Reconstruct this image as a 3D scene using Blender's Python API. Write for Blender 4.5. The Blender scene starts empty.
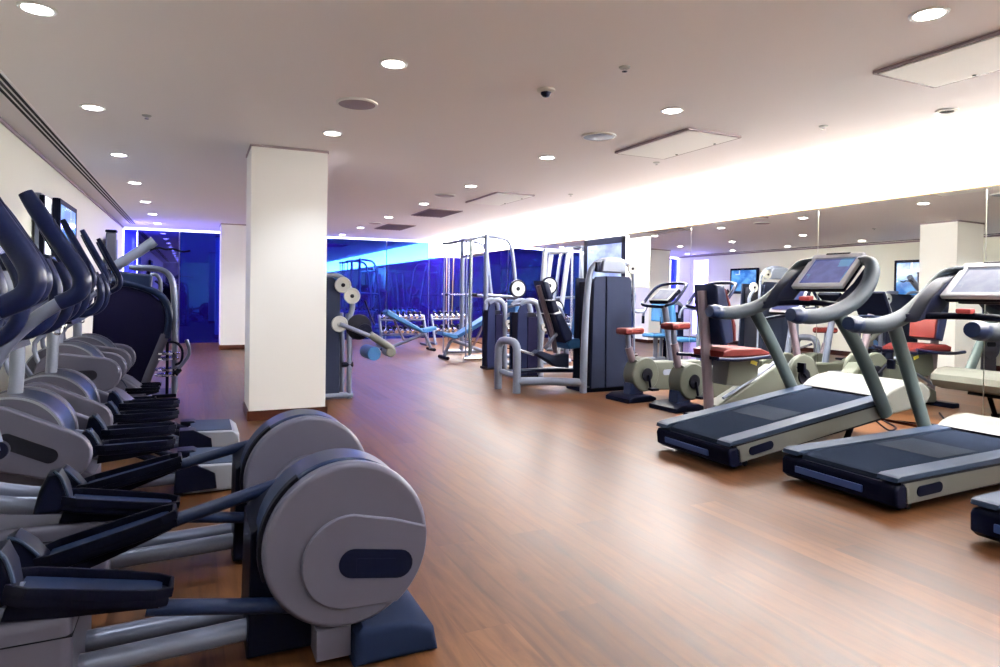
import bpy, bmesh, math, random
from mathutils import Vector, Matrix, Euler
random.seed(7)
PI = math.pi
COL = bpy.context.scene.collection
R = math.radians

# ------------------------------------------------------------------ mesh helpers
class MB:
    """collects primitives; build() links them as ONE mesh object"""
    def __init__(s): s.v = []; s.f = []
    def add(s, vs, fs, M=None):
        n = len(s.v)
        s.v += [tuple(M @ Vector(p)) if M else tuple(p) for p in vs]
        s.f += [tuple(i + n for i in f) for f in fs]
        return s
    def addbm(s, bm, M=None):
        bm.verts.index_update()
        s.add([v.co.copy() for v in bm.verts], [[v.index for v in f.verts] for f in bm.faces], M)
        bm.free(); return s
    def box(s, c, d, rot=(0, 0, 0), bev=0.0, seg=2):
        bm = bmesh.new()
        bmesh.ops.create_cube(bm, size=1)
        for v in bm.verts: v.co = Vector((v.co.x * d[0], v.co.y * d[1], v.co.z * d[2]))
        if bev > 0:
            bmesh.ops.bevel(bm, geom=bm.edges[:], offset=min(bev, min(d) * .49), segments=seg, profile=.6, affect='EDGES', clamp_overlap=True)
        return s.addbm(bm, Matrix.Translation(c) @ Euler(rot).to_matrix().to_4x4())
    def prism(s, pts, t0, t1, ax='y', bev=0.0, seg=2):
        """outline in the plane normal to ax, swept from t0 to t1"""
        def P(a, b, t):
            return {'y': (a, t, b), 'x': (t, a, b), 'z': (a, b, t)}[ax]
        bm = bmesh.new()
        A = [bm.verts.new(P(a, b, t0)) for a, b in pts]
        B = [bm.verts.new(P(a, b, t1)) for a, b in pts]
        n = len(pts)
        fa = bm.faces.new(A); fb = bm.faces.new(B[::-1])
        for i in range(n):
            bm.faces.new((A[i], B[i], B[(i + 1) % n], A[(i + 1) % n]))
        bmesh.ops.recalc_face_normals(bm, faces=bm.faces[:])
        if bev > 0:
            es = [e for e in bm.edges if fa in e.link_faces or fb in e.link_faces]
            bmesh.ops.bevel(bm, geom=es, offset=min(bev, abs(t1 - t0) * .45), segments=seg, profile=.5, affect='EDGES', clamp_overlap=True)
        return s.addbm(bm)
    def tube(s, pts, r, n=12, up=(0, 1, 0), rb=None, sm=6, closed=False):
        """smooth tube through pts; r number or list; rb = radius across (along up)"""
        pts = [Vector(p) for p in pts]
        rr = r if isinstance(r, (list, tuple)) else [r] * len(pts)
        P = []; Q = []
        m = len(pts)
        if sm > 1 and m > 2:
            rng = m if closed else m - 1
            for i in range(rng):
                g = (lambda k: pts[k % m]) if closed else (lambda k: pts[max(0, min(m - 1, k))])
                h = (lambda k: rr[k % m]) if closed else (lambda k: rr[max(0, min(m - 1, k))])
                p0, p1, p2, p3 = g(i - 1), g(i), g(i + 1), g(i + 2)
                for k in range(sm):
                    t = k / sm
                    P.append(.5 * ((2 * p1) + (p2 - p0) * t + (2 * p0 - 5 * p1 + 4 * p2 - p3) * t * t + (3 * p1 - p0 - 3 * p2 + p3) * t ** 3))
                    Q.append(h(i) * (1 - t) + h(i + 1) * t)
            if not closed: P.append(pts[-1]); Q.append(rr[-1])
        else: P = pts; Q = rr
        L = len(P); vs = []; fs = []
        U = Vector(up).normalized()
        for i in range(L):
            if closed: T = P[(i + 1) % L] - P[i - 1]
            else: T = P[min(L - 1, i + 1)] - P[max(0, i - 1)]
            T.normalize()
            if abs(T.dot(U)) > .98: W = T.orthogonal().normalized()
            else: W = T.cross(U).normalized()
            V = W.cross(T).normalized()
            k = (rb / (rr[0] or 1)) if rb else 1
            for j in range(n):
                a = 2 * PI * j / n
                vs.append(P[i] + W * math.cos(a) * Q[i] + V * math.sin(a) * Q[i] * k)
        rng = L if closed else L - 1
        for i in range(rng):
            for j in range(n):
                a = i * n + j; b = i * n + (j + 1) % n
                c = ((i + 1) % L) * n + (j + 1) % n; d = ((i + 1) % L) * n + j
                fs.append((a, b, c, d))
        if not closed:
            fs.append(tuple(range(n))[::-1]); fs.append(tuple((L - 1) * n + j for j in range(n)))
        return s.add(vs, fs)
    def lathe(s, prof, c, axis=(0, 0, 1), n=32):
        """prof [(radius, height)] about an axis through c"""
        q = Vector((0, 0, 1)).rotation_difference(Vector(axis)).to_matrix().to_4x4()
        M = Matrix.Translation(c) @ q
        vs = []; fs = []
        for r, h in prof:
            for j in range(n):
                a = 2 * PI * j / n; vs.append((max(r, 1e-4) * math.cos(a), max(r, 1e-4) * math.sin(a), h))
        for i in range(len(prof) - 1):
            for j in range(n):
                fs.append((i * n + j, i * n + (j + 1) % n, (i + 1) * n + (j + 1) % n, (i + 1) * n + j))
        fs.append(tuple(range(n))[::-1]); fs.append(tuple((len(prof) - 1) * n + j for j in range(n)))
        return s.add(vs, fs, M)
    def cyl(s, p0, p1, r, n=20, bev=0.0):
        p0 = Vector(p0); p1 = Vector(p1); h = (p1 - p0).length
        b = min(bev, r * .5, h * .45)
        prof = [(r - b, 0), (r - b * .3, b * .3), (r, b), (r, h - b), (r - b * .3, h - b * .3), (r - b, h)] if b > 0 else [(r, 0), (r, h)]
        return s.lathe(prof, p0, (p1 - p0).normalized(), n)
    def build(s, name, mat, parent=None, label=None, kind=None, sharp=38):
        me = bpy.data.meshes.new(name)
        me.from_pydata(s.v, [], s.f)
        bm = bmesh.new(); bm.from_mesh(me)
        bmesh.ops.recalc_face_normals(bm, faces=bm.faces[:])
        bm.to_mesh(me); bm.free()
        me.update()
        me.polygons.foreach_set('use_smooth', [True] * len(me.polygons))
        me.set_sharp_from_angle(angle=R(sharp))
        me.materials.append(mat)
        o = bpy.data.objects.new(name, me); COL.objects.link(o)
        wn = o.modifiers.new('weighted_normals', 'WEIGHTED_NORMAL'); wn.keep_sharp = True; wn.weight = 80
        if parent is not None: o.parent = parent
        if label: o['label'] = label
        if kind: o['kind'] = kind
        return o

def root(name, loc, label, cat, rz=0, group=None, ry=0):
    o = bpy.data.objects.new(name, None); COL.objects.link(o)
    o.empty_display_size = .2
    o.location = loc; o.rotation_euler = (0, ry, rz)
    o['label'] = label; o['category'] = cat
    if group: o['group'] = group
    return o
def tag(o, label, cat, group=None):
    o['label'] = label; o['category'] = cat
    if group: o['group'] = group
    return o
def copy_tree(o, parent=None):
    c = o.copy(); COL.objects.link(c)
    if parent is not None: c.parent = parent
    for ch in list(o.children): copy_tree(ch, c)
    return c
def arc(cx, cz, r, a0, a1, n=10):
    return [(cx + r * math.cos(R(a0 + (a1 - a0) * i / n)), cz + r * math.sin(R(a0 + (a1 - a0) * i / n))) for i in range(n + 1)]
def capsule(x0, z0, r0, x1, z1, r1, n=10):
    """outline of two unequal circles joined by their outer tangents"""
    d = math.hypot(x1 - x0, z1 - z0); a = math.degrees(math.atan2(z1 - z0, x1 - x0))
    b = math.degrees(math.acos(max(-1, min(1, (r0 - r1) / d))))
    return arc(x1, z1, r1, a - b, a + b, n) + arc(x0, z0, r0, a + b, a + 360 - b, n + 6)

# ------------------------------------------------------------------ materials
def nodes(m):
    m.use_nodes = True
    return m.node_tree.nodes, m.node_tree.links, m.node_tree.nodes['Principled BSDF']
def plain(name, col, rough=.5, metal=0.0, bump=.15, scale=220., coat=0.0, var=.06, spec=.5):
    m = bpy.data.materials.new(name); N, L, P = nodes(m)
    tc = N.new('ShaderNodeTexCoord'); no = N.new('ShaderNodeTexNoise')
    no.inputs['Scale'].default_value = scale; no.inputs['Detail'].default_value = 3
    L.new(tc.outputs['Object'], no.inputs['Vector'])
    n2 = N.new('ShaderNodeTexNoise'); n2.inputs['Scale'].default_value = 4.
    L.new(tc.outputs['Object'], n2.inputs['Vector'])
    mr = N.new('ShaderNodeMapRange')
    mr.inputs['To Min'].default_value = max(0.02, rough - var); mr.inputs['To Max'].default_value = min(1, rough + var)
    L.new(n2.outputs['Fac'], mr.inputs['Value']); L.new(mr.outputs['Result'], P.inputs['Roughness'])
    bp = N.new('ShaderNodeBump'); bp.inputs['Strength'].default_value = bump; bp.inputs['Distance'].default_value = .001
    L.new(no.outputs['Fac'], bp.inputs['Height'])
    if bump > 0: L.new(bp.outputs['Normal'], P.inputs['Normal'])
    P.inputs['Base Color'].default_value = (*col, 1)
    P.inputs['Metallic'].default_value = metal
    P.inputs['Specular IOR Level'].default_value = spec
    P.inputs['Coat Weight'].default_value = coat; P.inputs['Coat Roughness'].default_value = .15
    return m
def emit(name, col, st):
    m = bpy.data.materials.new(name); N, L, P = nodes(m)
    P.inputs['Base Color'].default_value = (.8, .8, .8, 1)
    P.inputs['Emission Color'].default_value = (*col, 1); P.inputs['Emission Strength'].default_value = st
    return m

M = {}
M['navy'] = plain('navy_black_plastic', (.0024, .0033, .011), .42, spec=.04)
M['mattenavy'] = plain('matte_navy_plastic', (.007, .011, .028), .8, spec=.02)
M['rubber'] = plain('black_rubber', (.0018, .0023, .007), .36, bump=.3, spec=.05)
M['slate'] = plain('slate_blue_plastic', (.008, .015, .045), .34, spec=.15)
M['silver'] = plain('silver_grey_paint', (.072, .070, .106), .42, metal=.1, spec=.35)
M['silver_edge'] = plain('pale_silver_trim', (.27, .29, .35), .32, metal=.4)
M['tubing'] = plain('silver_tubing', (.13, .148, .22), .32, metal=.3)
M['chrome'] = plain('chrome_steel', (.75, .76, .8), .16, metal=1.0, bump=0)
M['frame'] = plain('grey_frame_paint', (.185, .21, .285), .38, metal=.15, spec=.4)
M['upright'] = plain('grey_green_upright_paint', (.062, .085, .090), .38, metal=.05, spec=.3)
M['grip'] = plain('grey_foam_grip', (.021, .028, .038), .55, bump=.3, spec=.12)
M['gripblue'] = plain('blue_black_foam_grip', (.0035, .006, .025), .32, bump=.2, spec=.09)
M['cream'] = plain('cream_grey_plastic', (.105, .105, .096), .45, spec=.25)
M['sage'] = plain('sage_grey_plastic', (.068, .073, .060), .45, spec=.25)
M['deck'] = plain('slate_deck_rail', (.016, .026, .050), .5, spec=.08)
M['belt'] = plain('running_belt_rubber', (.009, .012, .020), .85, bump=.3, scale=500, spec=.0)
M['beltpatch'] = plain('worn_belt_rubber', (.0105, .014, .023), .8, bump=.3, scale=500, spec=.02)
M['bluestrip'] = plain('blue_reflective_strip', (.022, .05, .16), .35)
M['redpad'] = plain('brick_red_upholstery', (.085, .009, .008), .5, bump=.5, scale=90, spec=.15)
M['bluepad'] = plain('sky_blue_upholstery', (.036, .13, .31), .5, bump=.5, scale=90, spec=.2)
M['navypad'] = plain('navy_upholstery', (.006, .010, .034), .42, spec=.15, bump=.4, scale=90)
M['shroud'] = plain('dark_grey_shroud', (.013, .0165, .034), .75, spec=.05)
M['shroudviolet'] = plain('dark_violet_shroud', (.0055, .005, .022), .6, spec=.05)
M['shroudnavy'] = plain('navy_shroud', (.009, .012, .040), .65, spec=.05)
M['mauve'] = plain('mauve_grey_post', (.17, .13, .16), .4, metal=.3)
M['disc'] = plain('pale_grey_disc', (.48, .49, .48), .4)
M['white'] = plain('white_plastic', (.75, .75, .74), .4)
M['red'] = plain('red_button', (.5, .06, .06), .4)
M['yellow'] = plain('yellow_sticker', (.75, .62, .05), .5)
M['brass'] = plain('gilt_metal_trim', (.30, .19, .09), .4, metal=.5)
M['vent'] = plain('grey_mauve_grille', (.28, .22, .25), .55)
M['slot'] = plain('dark_slot', (.004, .004, .008), .6, spec=.08)
M['ceil'] = plain('ceiling_paint', (.89, .855, .88), .75, bump=.05, scale=60)
M['wall'] = plain('cream_wall_paint', (.88, .88, .76), .6, bump=.05, scale=60)
M['wallwhite'] = plain('white_wall_paint', (.90, .90, .90), .55, bump=.05, scale=60)
M['dkwood'] = plain('dark_brown_baseboard', (.035, .008, .004), .4, bump=.1, spec=.15)
M['panelwhite'] = plain('white_ceiling_panel', (.95, .95, .94), .5)
M['cable'] = plain('white_cable', (.7, .7, .68), .5)
M['bezel'] = plain('pale_silver_bezel', (.50, .52, .58), .35)
M['lamp'] = emit('downlight_glow', (1, .97, .96), 30)
M['cove'] = emit('cove_light_strip', (1, .95, .86), 18)
M['ledblue'] = emit('cool_led_strip', (.62, .66, 1.0), 3)
M['backlit'] = emit('white_backlit_panel', (.86, .9, 1.0), 1.6)

def wood_floor():
    m = bpy.data.materials.new('oak_plank_floor'); N, L, P = nodes(m)
    tc = N.new('ShaderNodeTexCoord'); mp = N.new('ShaderNodeMapping')
    mp.inputs['Rotation'].default_value = (0, 0, PI / 2); mp.inputs['Location'].default_value = (.03, .09, 0)
    L.new(tc.outputs['Object'], mp.inputs['Vector'])
    br = N.new('ShaderNodeTexBrick'); br.offset = .37; br.offset_frequency = 2
    br.inputs['Scale'].default_value = 1.0; br.inputs['Mortar Size'].default_value = .0012
    br.inputs['Brick Width'].default_value = 2.1; br.inputs['Row Height'].default_value = .19
    br.inputs['Color1'].default_value = (0, 0, 0, 1); br.inputs['Color2'].default_value = (1, 1, 1, 1)
    br.inputs['Mortar'].default_value = (.5, .5, .5, 1); br.inputs['Bias'].default_value = 0
    L.new(mp.outputs['Vector'], br.inputs['Vector'])
    sc = N.new('ShaderNodeVectorMath'); sc.operation = 'MULTIPLY'; sc.inputs[1].default_value = (1.0, 6, 1)
    L.new(mp.outputs['Vector'], sc.inputs[0])
    off = N.new('ShaderNodeVectorMath'); off.operation = 'MULTIPLY_ADD'
    off.inputs[1].default_value = (9, 9, 9)
    L.new(br.outputs['Color'], off.inputs[0]); L.new(sc.outputs['Vector'], off.inputs[2])
    gr = N.new('ShaderNodeTexNoise'); gr.inputs['Scale'].default_value = 1.6; gr.inputs['Detail'].default_value = 8; gr.inputs['Roughness'].default_value = .62; gr.inputs['Distortion'].default_value = 1.6
    L.new(off.outputs['Vector'], gr.inputs['Vector'])
    wv = N.new('ShaderNodeTexWave'); wv.bands_direction = 'Y'; wv.inputs['Scale'].default_value = .55; wv.inputs['Distortion'].default_value = 9; wv.inputs['Detail'].default_value = 3; wv.inputs['Detail Scale'].default_value = .7
    L.new(off.outputs['Vector'], wv.inputs['Vector'])
    cr = N.new('ShaderNodeValToRGB')
    e = cr.color_ramp.elements
    e[0].position = .34; e[0].color = (.050, .0190, .0075, 1)
    e[1].position = .66; e[1].color = (.104, .0465, .0205, 1)
    x = e.new(.5); x.color = (.078, .0325, .0135, 1)
    L.new(gr.outputs['Fac'], cr.inputs['Fac'])
    # plank to plank tone
    tr = N.new('ShaderNodeValToRGB'); t = tr.color_ramp.elements
    t[0].color = (.62, .57, .56, 1); t[1].color = (1.25, 1.25, 1.22, 1)
    L.new(br.outputs['Color'], tr.inputs['Fac'])
    mx = N.new('ShaderNodeMix'); mx.data_type = 'RGBA'; mx.blend_type = 'MULTIPLY'; mx.inputs['Factor'].default_value = 1
    L.new(cr.outputs['Color'], mx.inputs['A']); L.new(tr.outputs['Color'], mx.inputs['B'])
    # dark pore streaks
    pr = N.new('ShaderNodeValToRGB'); q = pr.color_ramp.elements
    q[0].position = .0; q[0].color = (.62, .58, .55, 1); q[1].position = .16; q[1].color = (1, 1, 1, 1)
    L.new(wv.outputs['Fac'], pr.inputs['Fac'])
    m2 = N.new('ShaderNodeMix'); m2.data_type = 'RGBA'; m2.blend_type = 'MULTIPLY'; m2.inputs['Factor'].default_value = .6
    L.new(mx.outputs['Result'], m2.inputs['A']); L.new(pr.outputs['Color'], m2.inputs['B'])
    # seams
    m3 = N.new('ShaderNodeMix'); m3.data_type = 'RGBA'; m3.inputs['B'].default_value = (.07, .025, .012, 1)
    L.new(br.outputs['Fac'], m3.inputs['Factor']); L.new(m2.outputs['Result'], m3.inputs['A'])
    L.new(m3.outputs['Result'], P.inputs['Base Color'])
    rg = N.new('ShaderNodeMapRange'); rg.inputs['To Min'].default_value = .30; rg.inputs['To Max'].default_value = .48
    L.new(gr.outputs['Fac'], rg.inputs['Value']); L.new(rg.outputs['Result'], P.inputs['Roughness'])
    bp = N.new('ShaderNodeBump'); bp.inputs['Strength'].default_value = .12; bp.inputs['Distance'].default_value = .002
    L.new(gr.outputs['Fac'], bp.inputs['Height']); L.new(bp.outputs['Normal'], P.inputs['Normal'])
    P.inputs['Specular IOR Level'].default_value = .13
    return m
M['floor'] = wood_floor()

def mirror_mat(name, col, rough=.0):
    m = bpy.data.materials.new(name); N, L, P = nodes(m)
    P.inputs['Base Color'].default_value = (*col, 1); P.inputs['Metallic'].default_value = 1; P.inputs['Roughness'].default_value = rough
    n = N.new('ShaderNodeTexNoise'); n.inputs['Scale'].default_value = 2.0
    mr = N.new('ShaderNodeMapRange'); mr.inputs['To Min'].default_value = rough; mr.inputs['To Max'].default_value = rough + .006
    tc = N.new('ShaderNodeTexCoord'); L.new(tc.outputs['Object'], n.inputs['Vector'])
    L.new(n.outputs['Fac'], mr.inputs['Value']); L.new(mr.outputs['Result'], P.inputs['Roughness'])
    return m
M['mirror'] = mirror_mat('silvered_mirror', (.86, .88, .82), .004)
M['clearmirror'] = mirror_mat('lilac_tinted_mirror', (.05, .05, .34), .02)
def blue_glass(name, tint, base, fac):
    m = bpy.data.materials.new(name); m.use_nodes = True; N = m.node_tree.nodes; L = m.node_tree.links
    N.clear(); out = N.new('ShaderNodeOutputMaterial'); mix = N.new('ShaderNodeMixShader')
    g = N.new('ShaderNodeBsdfGlossy'); g.inputs['Color'].default_value = (*tint, 1); g.inputs['Roughness'].default_value = .02
    d = N.new('ShaderNodeBsdfDiffuse'); 
    tc = N.new('ShaderNodeTexCoord'); n = N.new('ShaderNodeTexNoise'); n.inputs['Scale'].default_value = .8
    L.new(tc.outputs['Object'], n.inputs['Vector'])
    cr = N.new('ShaderNodeValToRGB'); e = cr.color_ramp.elements
    e[0].position = .35; e[0].color = (*[c * .8 for c in base], 1); e[1].position = .65; e[1].color = (*base, 1)
    L.new(n.outputs['Fac'], cr.inputs['Fac']); L.new(cr.outputs['Color'], d.inputs['Color'])
    mix.inputs['Fac'].default_value = fac
    L.new(d.outputs[0], mix.inputs[1]); L.new(g.outputs[0], mix.inputs[2]); L.new(mix.outputs[0], out.inputs['Surface'])
    return m
M['blueglass'] = blue_glass('blue_back_painted_glass', (.010, .048, .21), (.012, .003, .16), .68)
M['vividglass'] = blue_glass('vivid_blue_glass', (.10, .16, 1.0), (.03, .03, .8), .35)

def screen_mat(name, bg, fg, hi, st, sc=(5, 5)):
    """display picture made of blocks and soft bands, lit from within"""
    m = bpy.data.materials.new(name); N, L, P = nodes(m)
    tc = N.new('ShaderNodeTexCoord')
    mp = N.new('ShaderNodeMapping'); mp.inputs['Scale'].default_value = (sc[0], sc[0], sc[1])
    L.new(tc.outputs['Object'], mp.inputs['Vector'])
    v = N.new('ShaderNodeTexVoronoi'); v.distance = 'CHEBYCHEV'; v.inputs['Scale'].default_value = 1
    L.new(mp.outputs['Vector'], v.inputs['Vector'])
    n = N.new('ShaderNodeTexNoise'); n.inputs['Scale'].default_value = 1.3; n.inputs['Detail'].default_value = 4
    L.new(mp.outputs['Vector'], n.inputs['Vector'])
    cr = N.new('ShaderNodeValToRGB'); e = cr.color_ramp.elements
    e[0].position = .4; e[0].color = (*bg, 1); e[1].position = .62; e[1].color = (*fg, 1)
    L.new(n.outputs['Fac'], cr.inputs['Fac'])
    c2 = N.new('ShaderNodeValToRGB'); q = c2.color_ramp.elements
    q[0].position = .80; q[0].color = (0, 0, 0, 1); q[1].position = .84; q[1].color = (1, 1, 1, 1)
    L.new(v.outputs['Color'], c2.inputs['Fac'])
    mx = N.new('ShaderNodeMix'); mx.data_type = 'RGBA'; mx.inputs['B'].default_value = (*hi, 1)
    L.new(c2.outputs['Color'], mx.inputs['Factor']); L.new(cr.outputs['Color'], mx.inputs['A'])
    L.new(mx.outputs['Result'], P.inputs['Emission Color']); P.inputs['Emission Strength'].default_value = st
    P.inputs['Base Color'].default_value = (.01, .01, .015, 1); P.inputs['Roughness'].default_value = .12
    return m
M['screen'] = screen_mat('console_display', (.07, .09, .30), (.11, .14, .40), (.10, .30, .55), .55, (9, 9))
M['screenwhite'] = screen_mat('pale_console_display', (.42, .47, .66), (.52, .58, .74), (.55, .6, .75), .45, (9, 9))
M['tvblue'] = screen_mat('television_picture', (.03, .16, .55), (.15, .42, .9), (.65, .80, 1.0), .8, (3, 4.2))
M['tvdark'] = screen_mat('dim_television_picture', (.02, .05, .28), (.05, .10, .45), (.10, .18, .6), .9, (2, 3))
M['tvpale'] = screen_mat('bright_television_picture', (.28, .36, .85), (.6, .75, .95), (.85, .92, 1.0), .8, (2, 3))

# ------------------------------------------------------------------ the room
CH = 2.55; XL = -1.42; XC = 5.57; XM = 6.07; YB = 16.3; Y0 = -3.2; XR = 6.28; CT = 2.86
def struct(name, mb, mat, kind='structure', label=None):
    o = mb.build(name, mat); o['kind'] = kind
    if label: o['label'] = label
    return o
struct('floor', MB().box(((XL + XR) / 2, (Y0 + YB) / 2, -.05), (XR - XL + .4, YB - Y0 + .4, .1)), M['floor'])
struct('ceiling', MB().box(((XL + XC) / 2 - .1, (Y0 + YB) / 2, CH + .06), (XC - XL + .2, YB - Y0 + .4, .12)), M['ceil'])
struct('trim_1', MB().box((XC + .015, (Y0 + YB) / 2, (CH + CT) / 2 + .01), (.03, YB - Y0, CT - CH + .02)), M['ceil'], label='fascia of the lowered ceiling along the light cove')
struct('trim_2', MB().box(((XC + XR) / 2, (Y0 + YB) / 2, CT + .05), (XR - XC + .1, YB - Y0 + .4, .1)), M['wallwhite'], label='raised cove ceiling above the mirrors')
struct('wall_left', MB().box((XL - .1, (Y0 + YB) / 2, CH / 2), (.2, YB - Y0 + .4, CH)), M['wall'])
struct('wall_right', MB().box((XR + .1, (Y0 + YB) / 2, CT / 2), (.2, YB - Y0 + .4, CT)), M['wallwhite'])
struct('wall_front', MB().box(((XL + XR) / 2, Y0 - .1, CT / 2), (XR - XL + .4, .2, CT)), M['wall'])
struct('wall_back', MB().box(((XL + XR) / 2, YB + .16, CT / 2), (XR - XL + .4, .2, CT)), M['wallwhite'])
struct('baseboard_left', MB().box((XL + .011, (Y0 + YB) / 2, .055), (.02, YB - Y0, .11), bev=.004), M['dkwood'])
struct('trim_3', MB().box((XL + .012, (Y0 + YB) / 2, CH - .018), (.02, YB - Y0, .03)), M['vent'], label='shadow trim between left wall and ceiling')

# blue glass end wall, its panels and light strip
gx = [(-1.40, -1.16, 'vividglass'), (-1.14, -.33, 'clearmirror'), (-.31, 1.2, 'blueglass'), (1.22, 2.8, 'blueglass'), (2.82, 4.42, 'blueglass'), (4.44, 5.56, 'blueglass'), (5.58, 6.22, 'blueglass')]
for i, (a, b, mt) in enumerate(gx):
    top = CH - .05 if i < 6 else 2.135
    o = struct('window_%d' % (i + 1), MB().box(((a + b) / 2, YB + .02, top / 2), (b - a, .02, top)), M[mt])
    o['label'] = ['vivid blue glass strip at the far left corner', 'lilac reflecting glass door in the end wall', 'blue glass end wall panel beside the far pillar', 'blue glass end wall panel behind the near pillar', 'blue glass end wall panel behind the dumbbells', 'blue glass end wall panel near the far right corner', 'low blue glass panel in the far right corner under the white cove'][i]
struct('trim_4', MB().box(((XL + XC) / 2, YB - .0, CH - .025), (XC - XL, .03, .035)), M['ledblue'], label='glowing strip along the top of the blue glass wall')
struct('trim_5', MB().box((-1.15, YB - .005, 1.9), (.02, .03, 1.1)), M['ledblue'], label='glowing vertical strip beside the glass door')
struct('trim_6', MB().box((XL + .012, YB - .05, 2.0), (.02, .03, 1.0)), M['ledblue'], label='glowing vertical strip at the far left corner')
struct('trim_7', MB().box((XM - .02, YB - .02, 1.06), (.016, .02, 2.12)), M['brass'], label='gilt upright trim in the far right corner')

# leaning wall mirrors on the right, one object per pane
ML = math.radians(-.63); MY = math.radians(.41)
MH = 2.137
def mirror_x(y, z):  # plane fitted to the wall
    return XM + .0072 * (y - 7) * 1.0 + .011 * (z - 1.2)
ys = [-2.6, -.6, 1.5, 3.25, 4.9, 6.9, 8.95, 11.0, 13.05, 16.22]
wh = ['behind the camera, nearest pane', 'second pane, beside the camera', 'nearest pane seen, at the right edge of the picture', 'pane behind the second treadmill', 'pane behind the inclined treadmill', 'pane behind the red-saddled bikes', 'pane carrying the large television', 'pane behind the plate-loaded machine', 'pane behind the bar rack', ]
for i in range(len(ys) - 1):
    a, b = ys[i] + .004, ys[i + 1] - .004
    c = [(mirror_x(y, z) + d, y, z) for d in (0, .012) for (y, z) in ((a, .03), (b, .03), (b, MH), (a, MH))]
    mb = MB().add(c, [(0, 1, 2, 3), (7, 6, 5, 4), (0, 4, 5, 1), (1, 5, 6, 2), (2, 6, 7, 3), (3, 7, 4, 0)])
    o = mb.build('window_%d' % (i + 12), M['mirror']); o['kind'] = 'structure'; o['label'] = 'tall wall mirror, ' + wh[i]
struct('trim_8', MB().box((XM + .07, (Y0 + YB) / 2, MH + .012), (.16, YB - Y0 - .1, .022), rot=(0, 0, -.0072), bev=.003), M['brass'], label='gilt ledge along the top of the wall mirrors')
struct('baseboard_right', MB().box((XM + .02, (Y0 + YB) / 2, .012), (.05, YB - Y0 - .2, .024), rot=(0, 0, -.0072)), M['dkwood'])

def pillar(x0, x1, y0, y1, lab, n):
    r = root('pillar', ((x0 + x1) / 2, (y0 + y1) / 2, 0), lab, 'pillar')
    w, d = x1 - x0, y1 - y0
    MB().box((0, 0, CH / 2), (w, d, CH), bev=.006).build('shaft', M['wallwhite'], r)
    MB().box((0, 0, .045), (w + .03, d + .03, .09), bev=.005).build('baseboard', M['dkwood'], r, label='dark brown base')
    b = MB()
    for sx, sy, lx, ly in ((0, -1, w, .012), (0, 1, w, .012), (-1, 0, .012, d), (1, 0, .012, d)):
        b.box((sx * (w / 2 + .004), sy * (d / 2 + .004), CH - .012), (lx, ly, .022))
    b.build('shadow_gap', M['vent'], r)
    return r
pillar(.46, 1.15, 6.40, 7.0, 'square white pillar nearest the camera with dark brown base', 1)
pillar(.47, 1.14, 14.3, 14.95, 'far white pillar standing before the blue glass wall', 2)

# ceiling fixtures
def spot(name, loc, power, size=120, col=(.89, .95, 1.0), rad=.06, blend=.8, parent=None):
    l = bpy.data.lights.new(name, 'SPOT'); l.energy = power; l.spot_size = R(size); l.spot_blend = blend
    l.shadow_soft_size = rad; l.color = col
    o = bpy.data.objects.new(name, l); COL.objects.link(o); o.location = loc
    if parent: o.parent = parent
    return o
def area(name, loc, rot, sx, sy, power, col, spread=180):
    l = bpy.data.lights.new(name, 'AREA'); l.shape = 'RECTANGLE'; l.size = sx; l.size_y = sy; l.energy = power; l.color = col
    l.spread = R(spread)
    o = bpy.data.objects.new(name, l); COL.objects.link(o); o.location = loc; o.rotation_euler = rot
    return o
PW = 48
ordn = ['closest to the camera', 'second', 'third', 'fourth', 'fifth', 'sixth', 'seventh', 'eighth']
rows = [(-.70, [3.80, 5.68, 7.55, 9.45, 11.4, 13.2, 15.0], 'row along the left wall', 'left row of ceiling downlights'),
        (1.05, [3.76, 5.65, 9.45, 11.4, 13.2, 15.0], 'middle row above the pillar', 'middle row of ceiling downlights'),
        (3.15, [1.95, 3.79, 5.66, 7.63, 9.5, 11.5, 13.7, 15.6], 'row right of the room centre', 'right row of ceiling downlights'),
        (-.70, [1.9, 0., -1.9], 'added left row behind the camera', 'added left downlights behind the camera'),  # rows behind the camera are unseen, added to light surfaces facing it
        (1.05, [1.9, 0., -1.9], 'added middle row behind the camera', 'added middle downlights behind the camera'),
        (3.15, [0., -1.9], 'added right row behind the camera', 'added right downlights behind the camera')]
for x, yy, nm, gp in rows:
    for i, y in enumerate(yy):
        r = root('downlight', (x, y, CH), 'round recessed ceiling downlight, %s in the %s' % (ordn[i], nm), 'downlight', group=gp)
        MB().lathe([(.066, -.001), (.066, -.006), (.078, -.009), (.086, -.004), (.086, -.001)], (0, 0, 0), n=28).build('trim_ring', M['white'], r)
        MB().lathe([(.064, -.0065), (.03, -.0075), (.0, -.008)], (0, 0, 0), n=24).build('lens', M['lamp'], r, label='glowing lens')
        spot('downlight_lamp', (0, 0, -.03), PW * (1.1 if 'behind' in nm else (.75 if x < 0 else 1)), parent=r)

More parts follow.
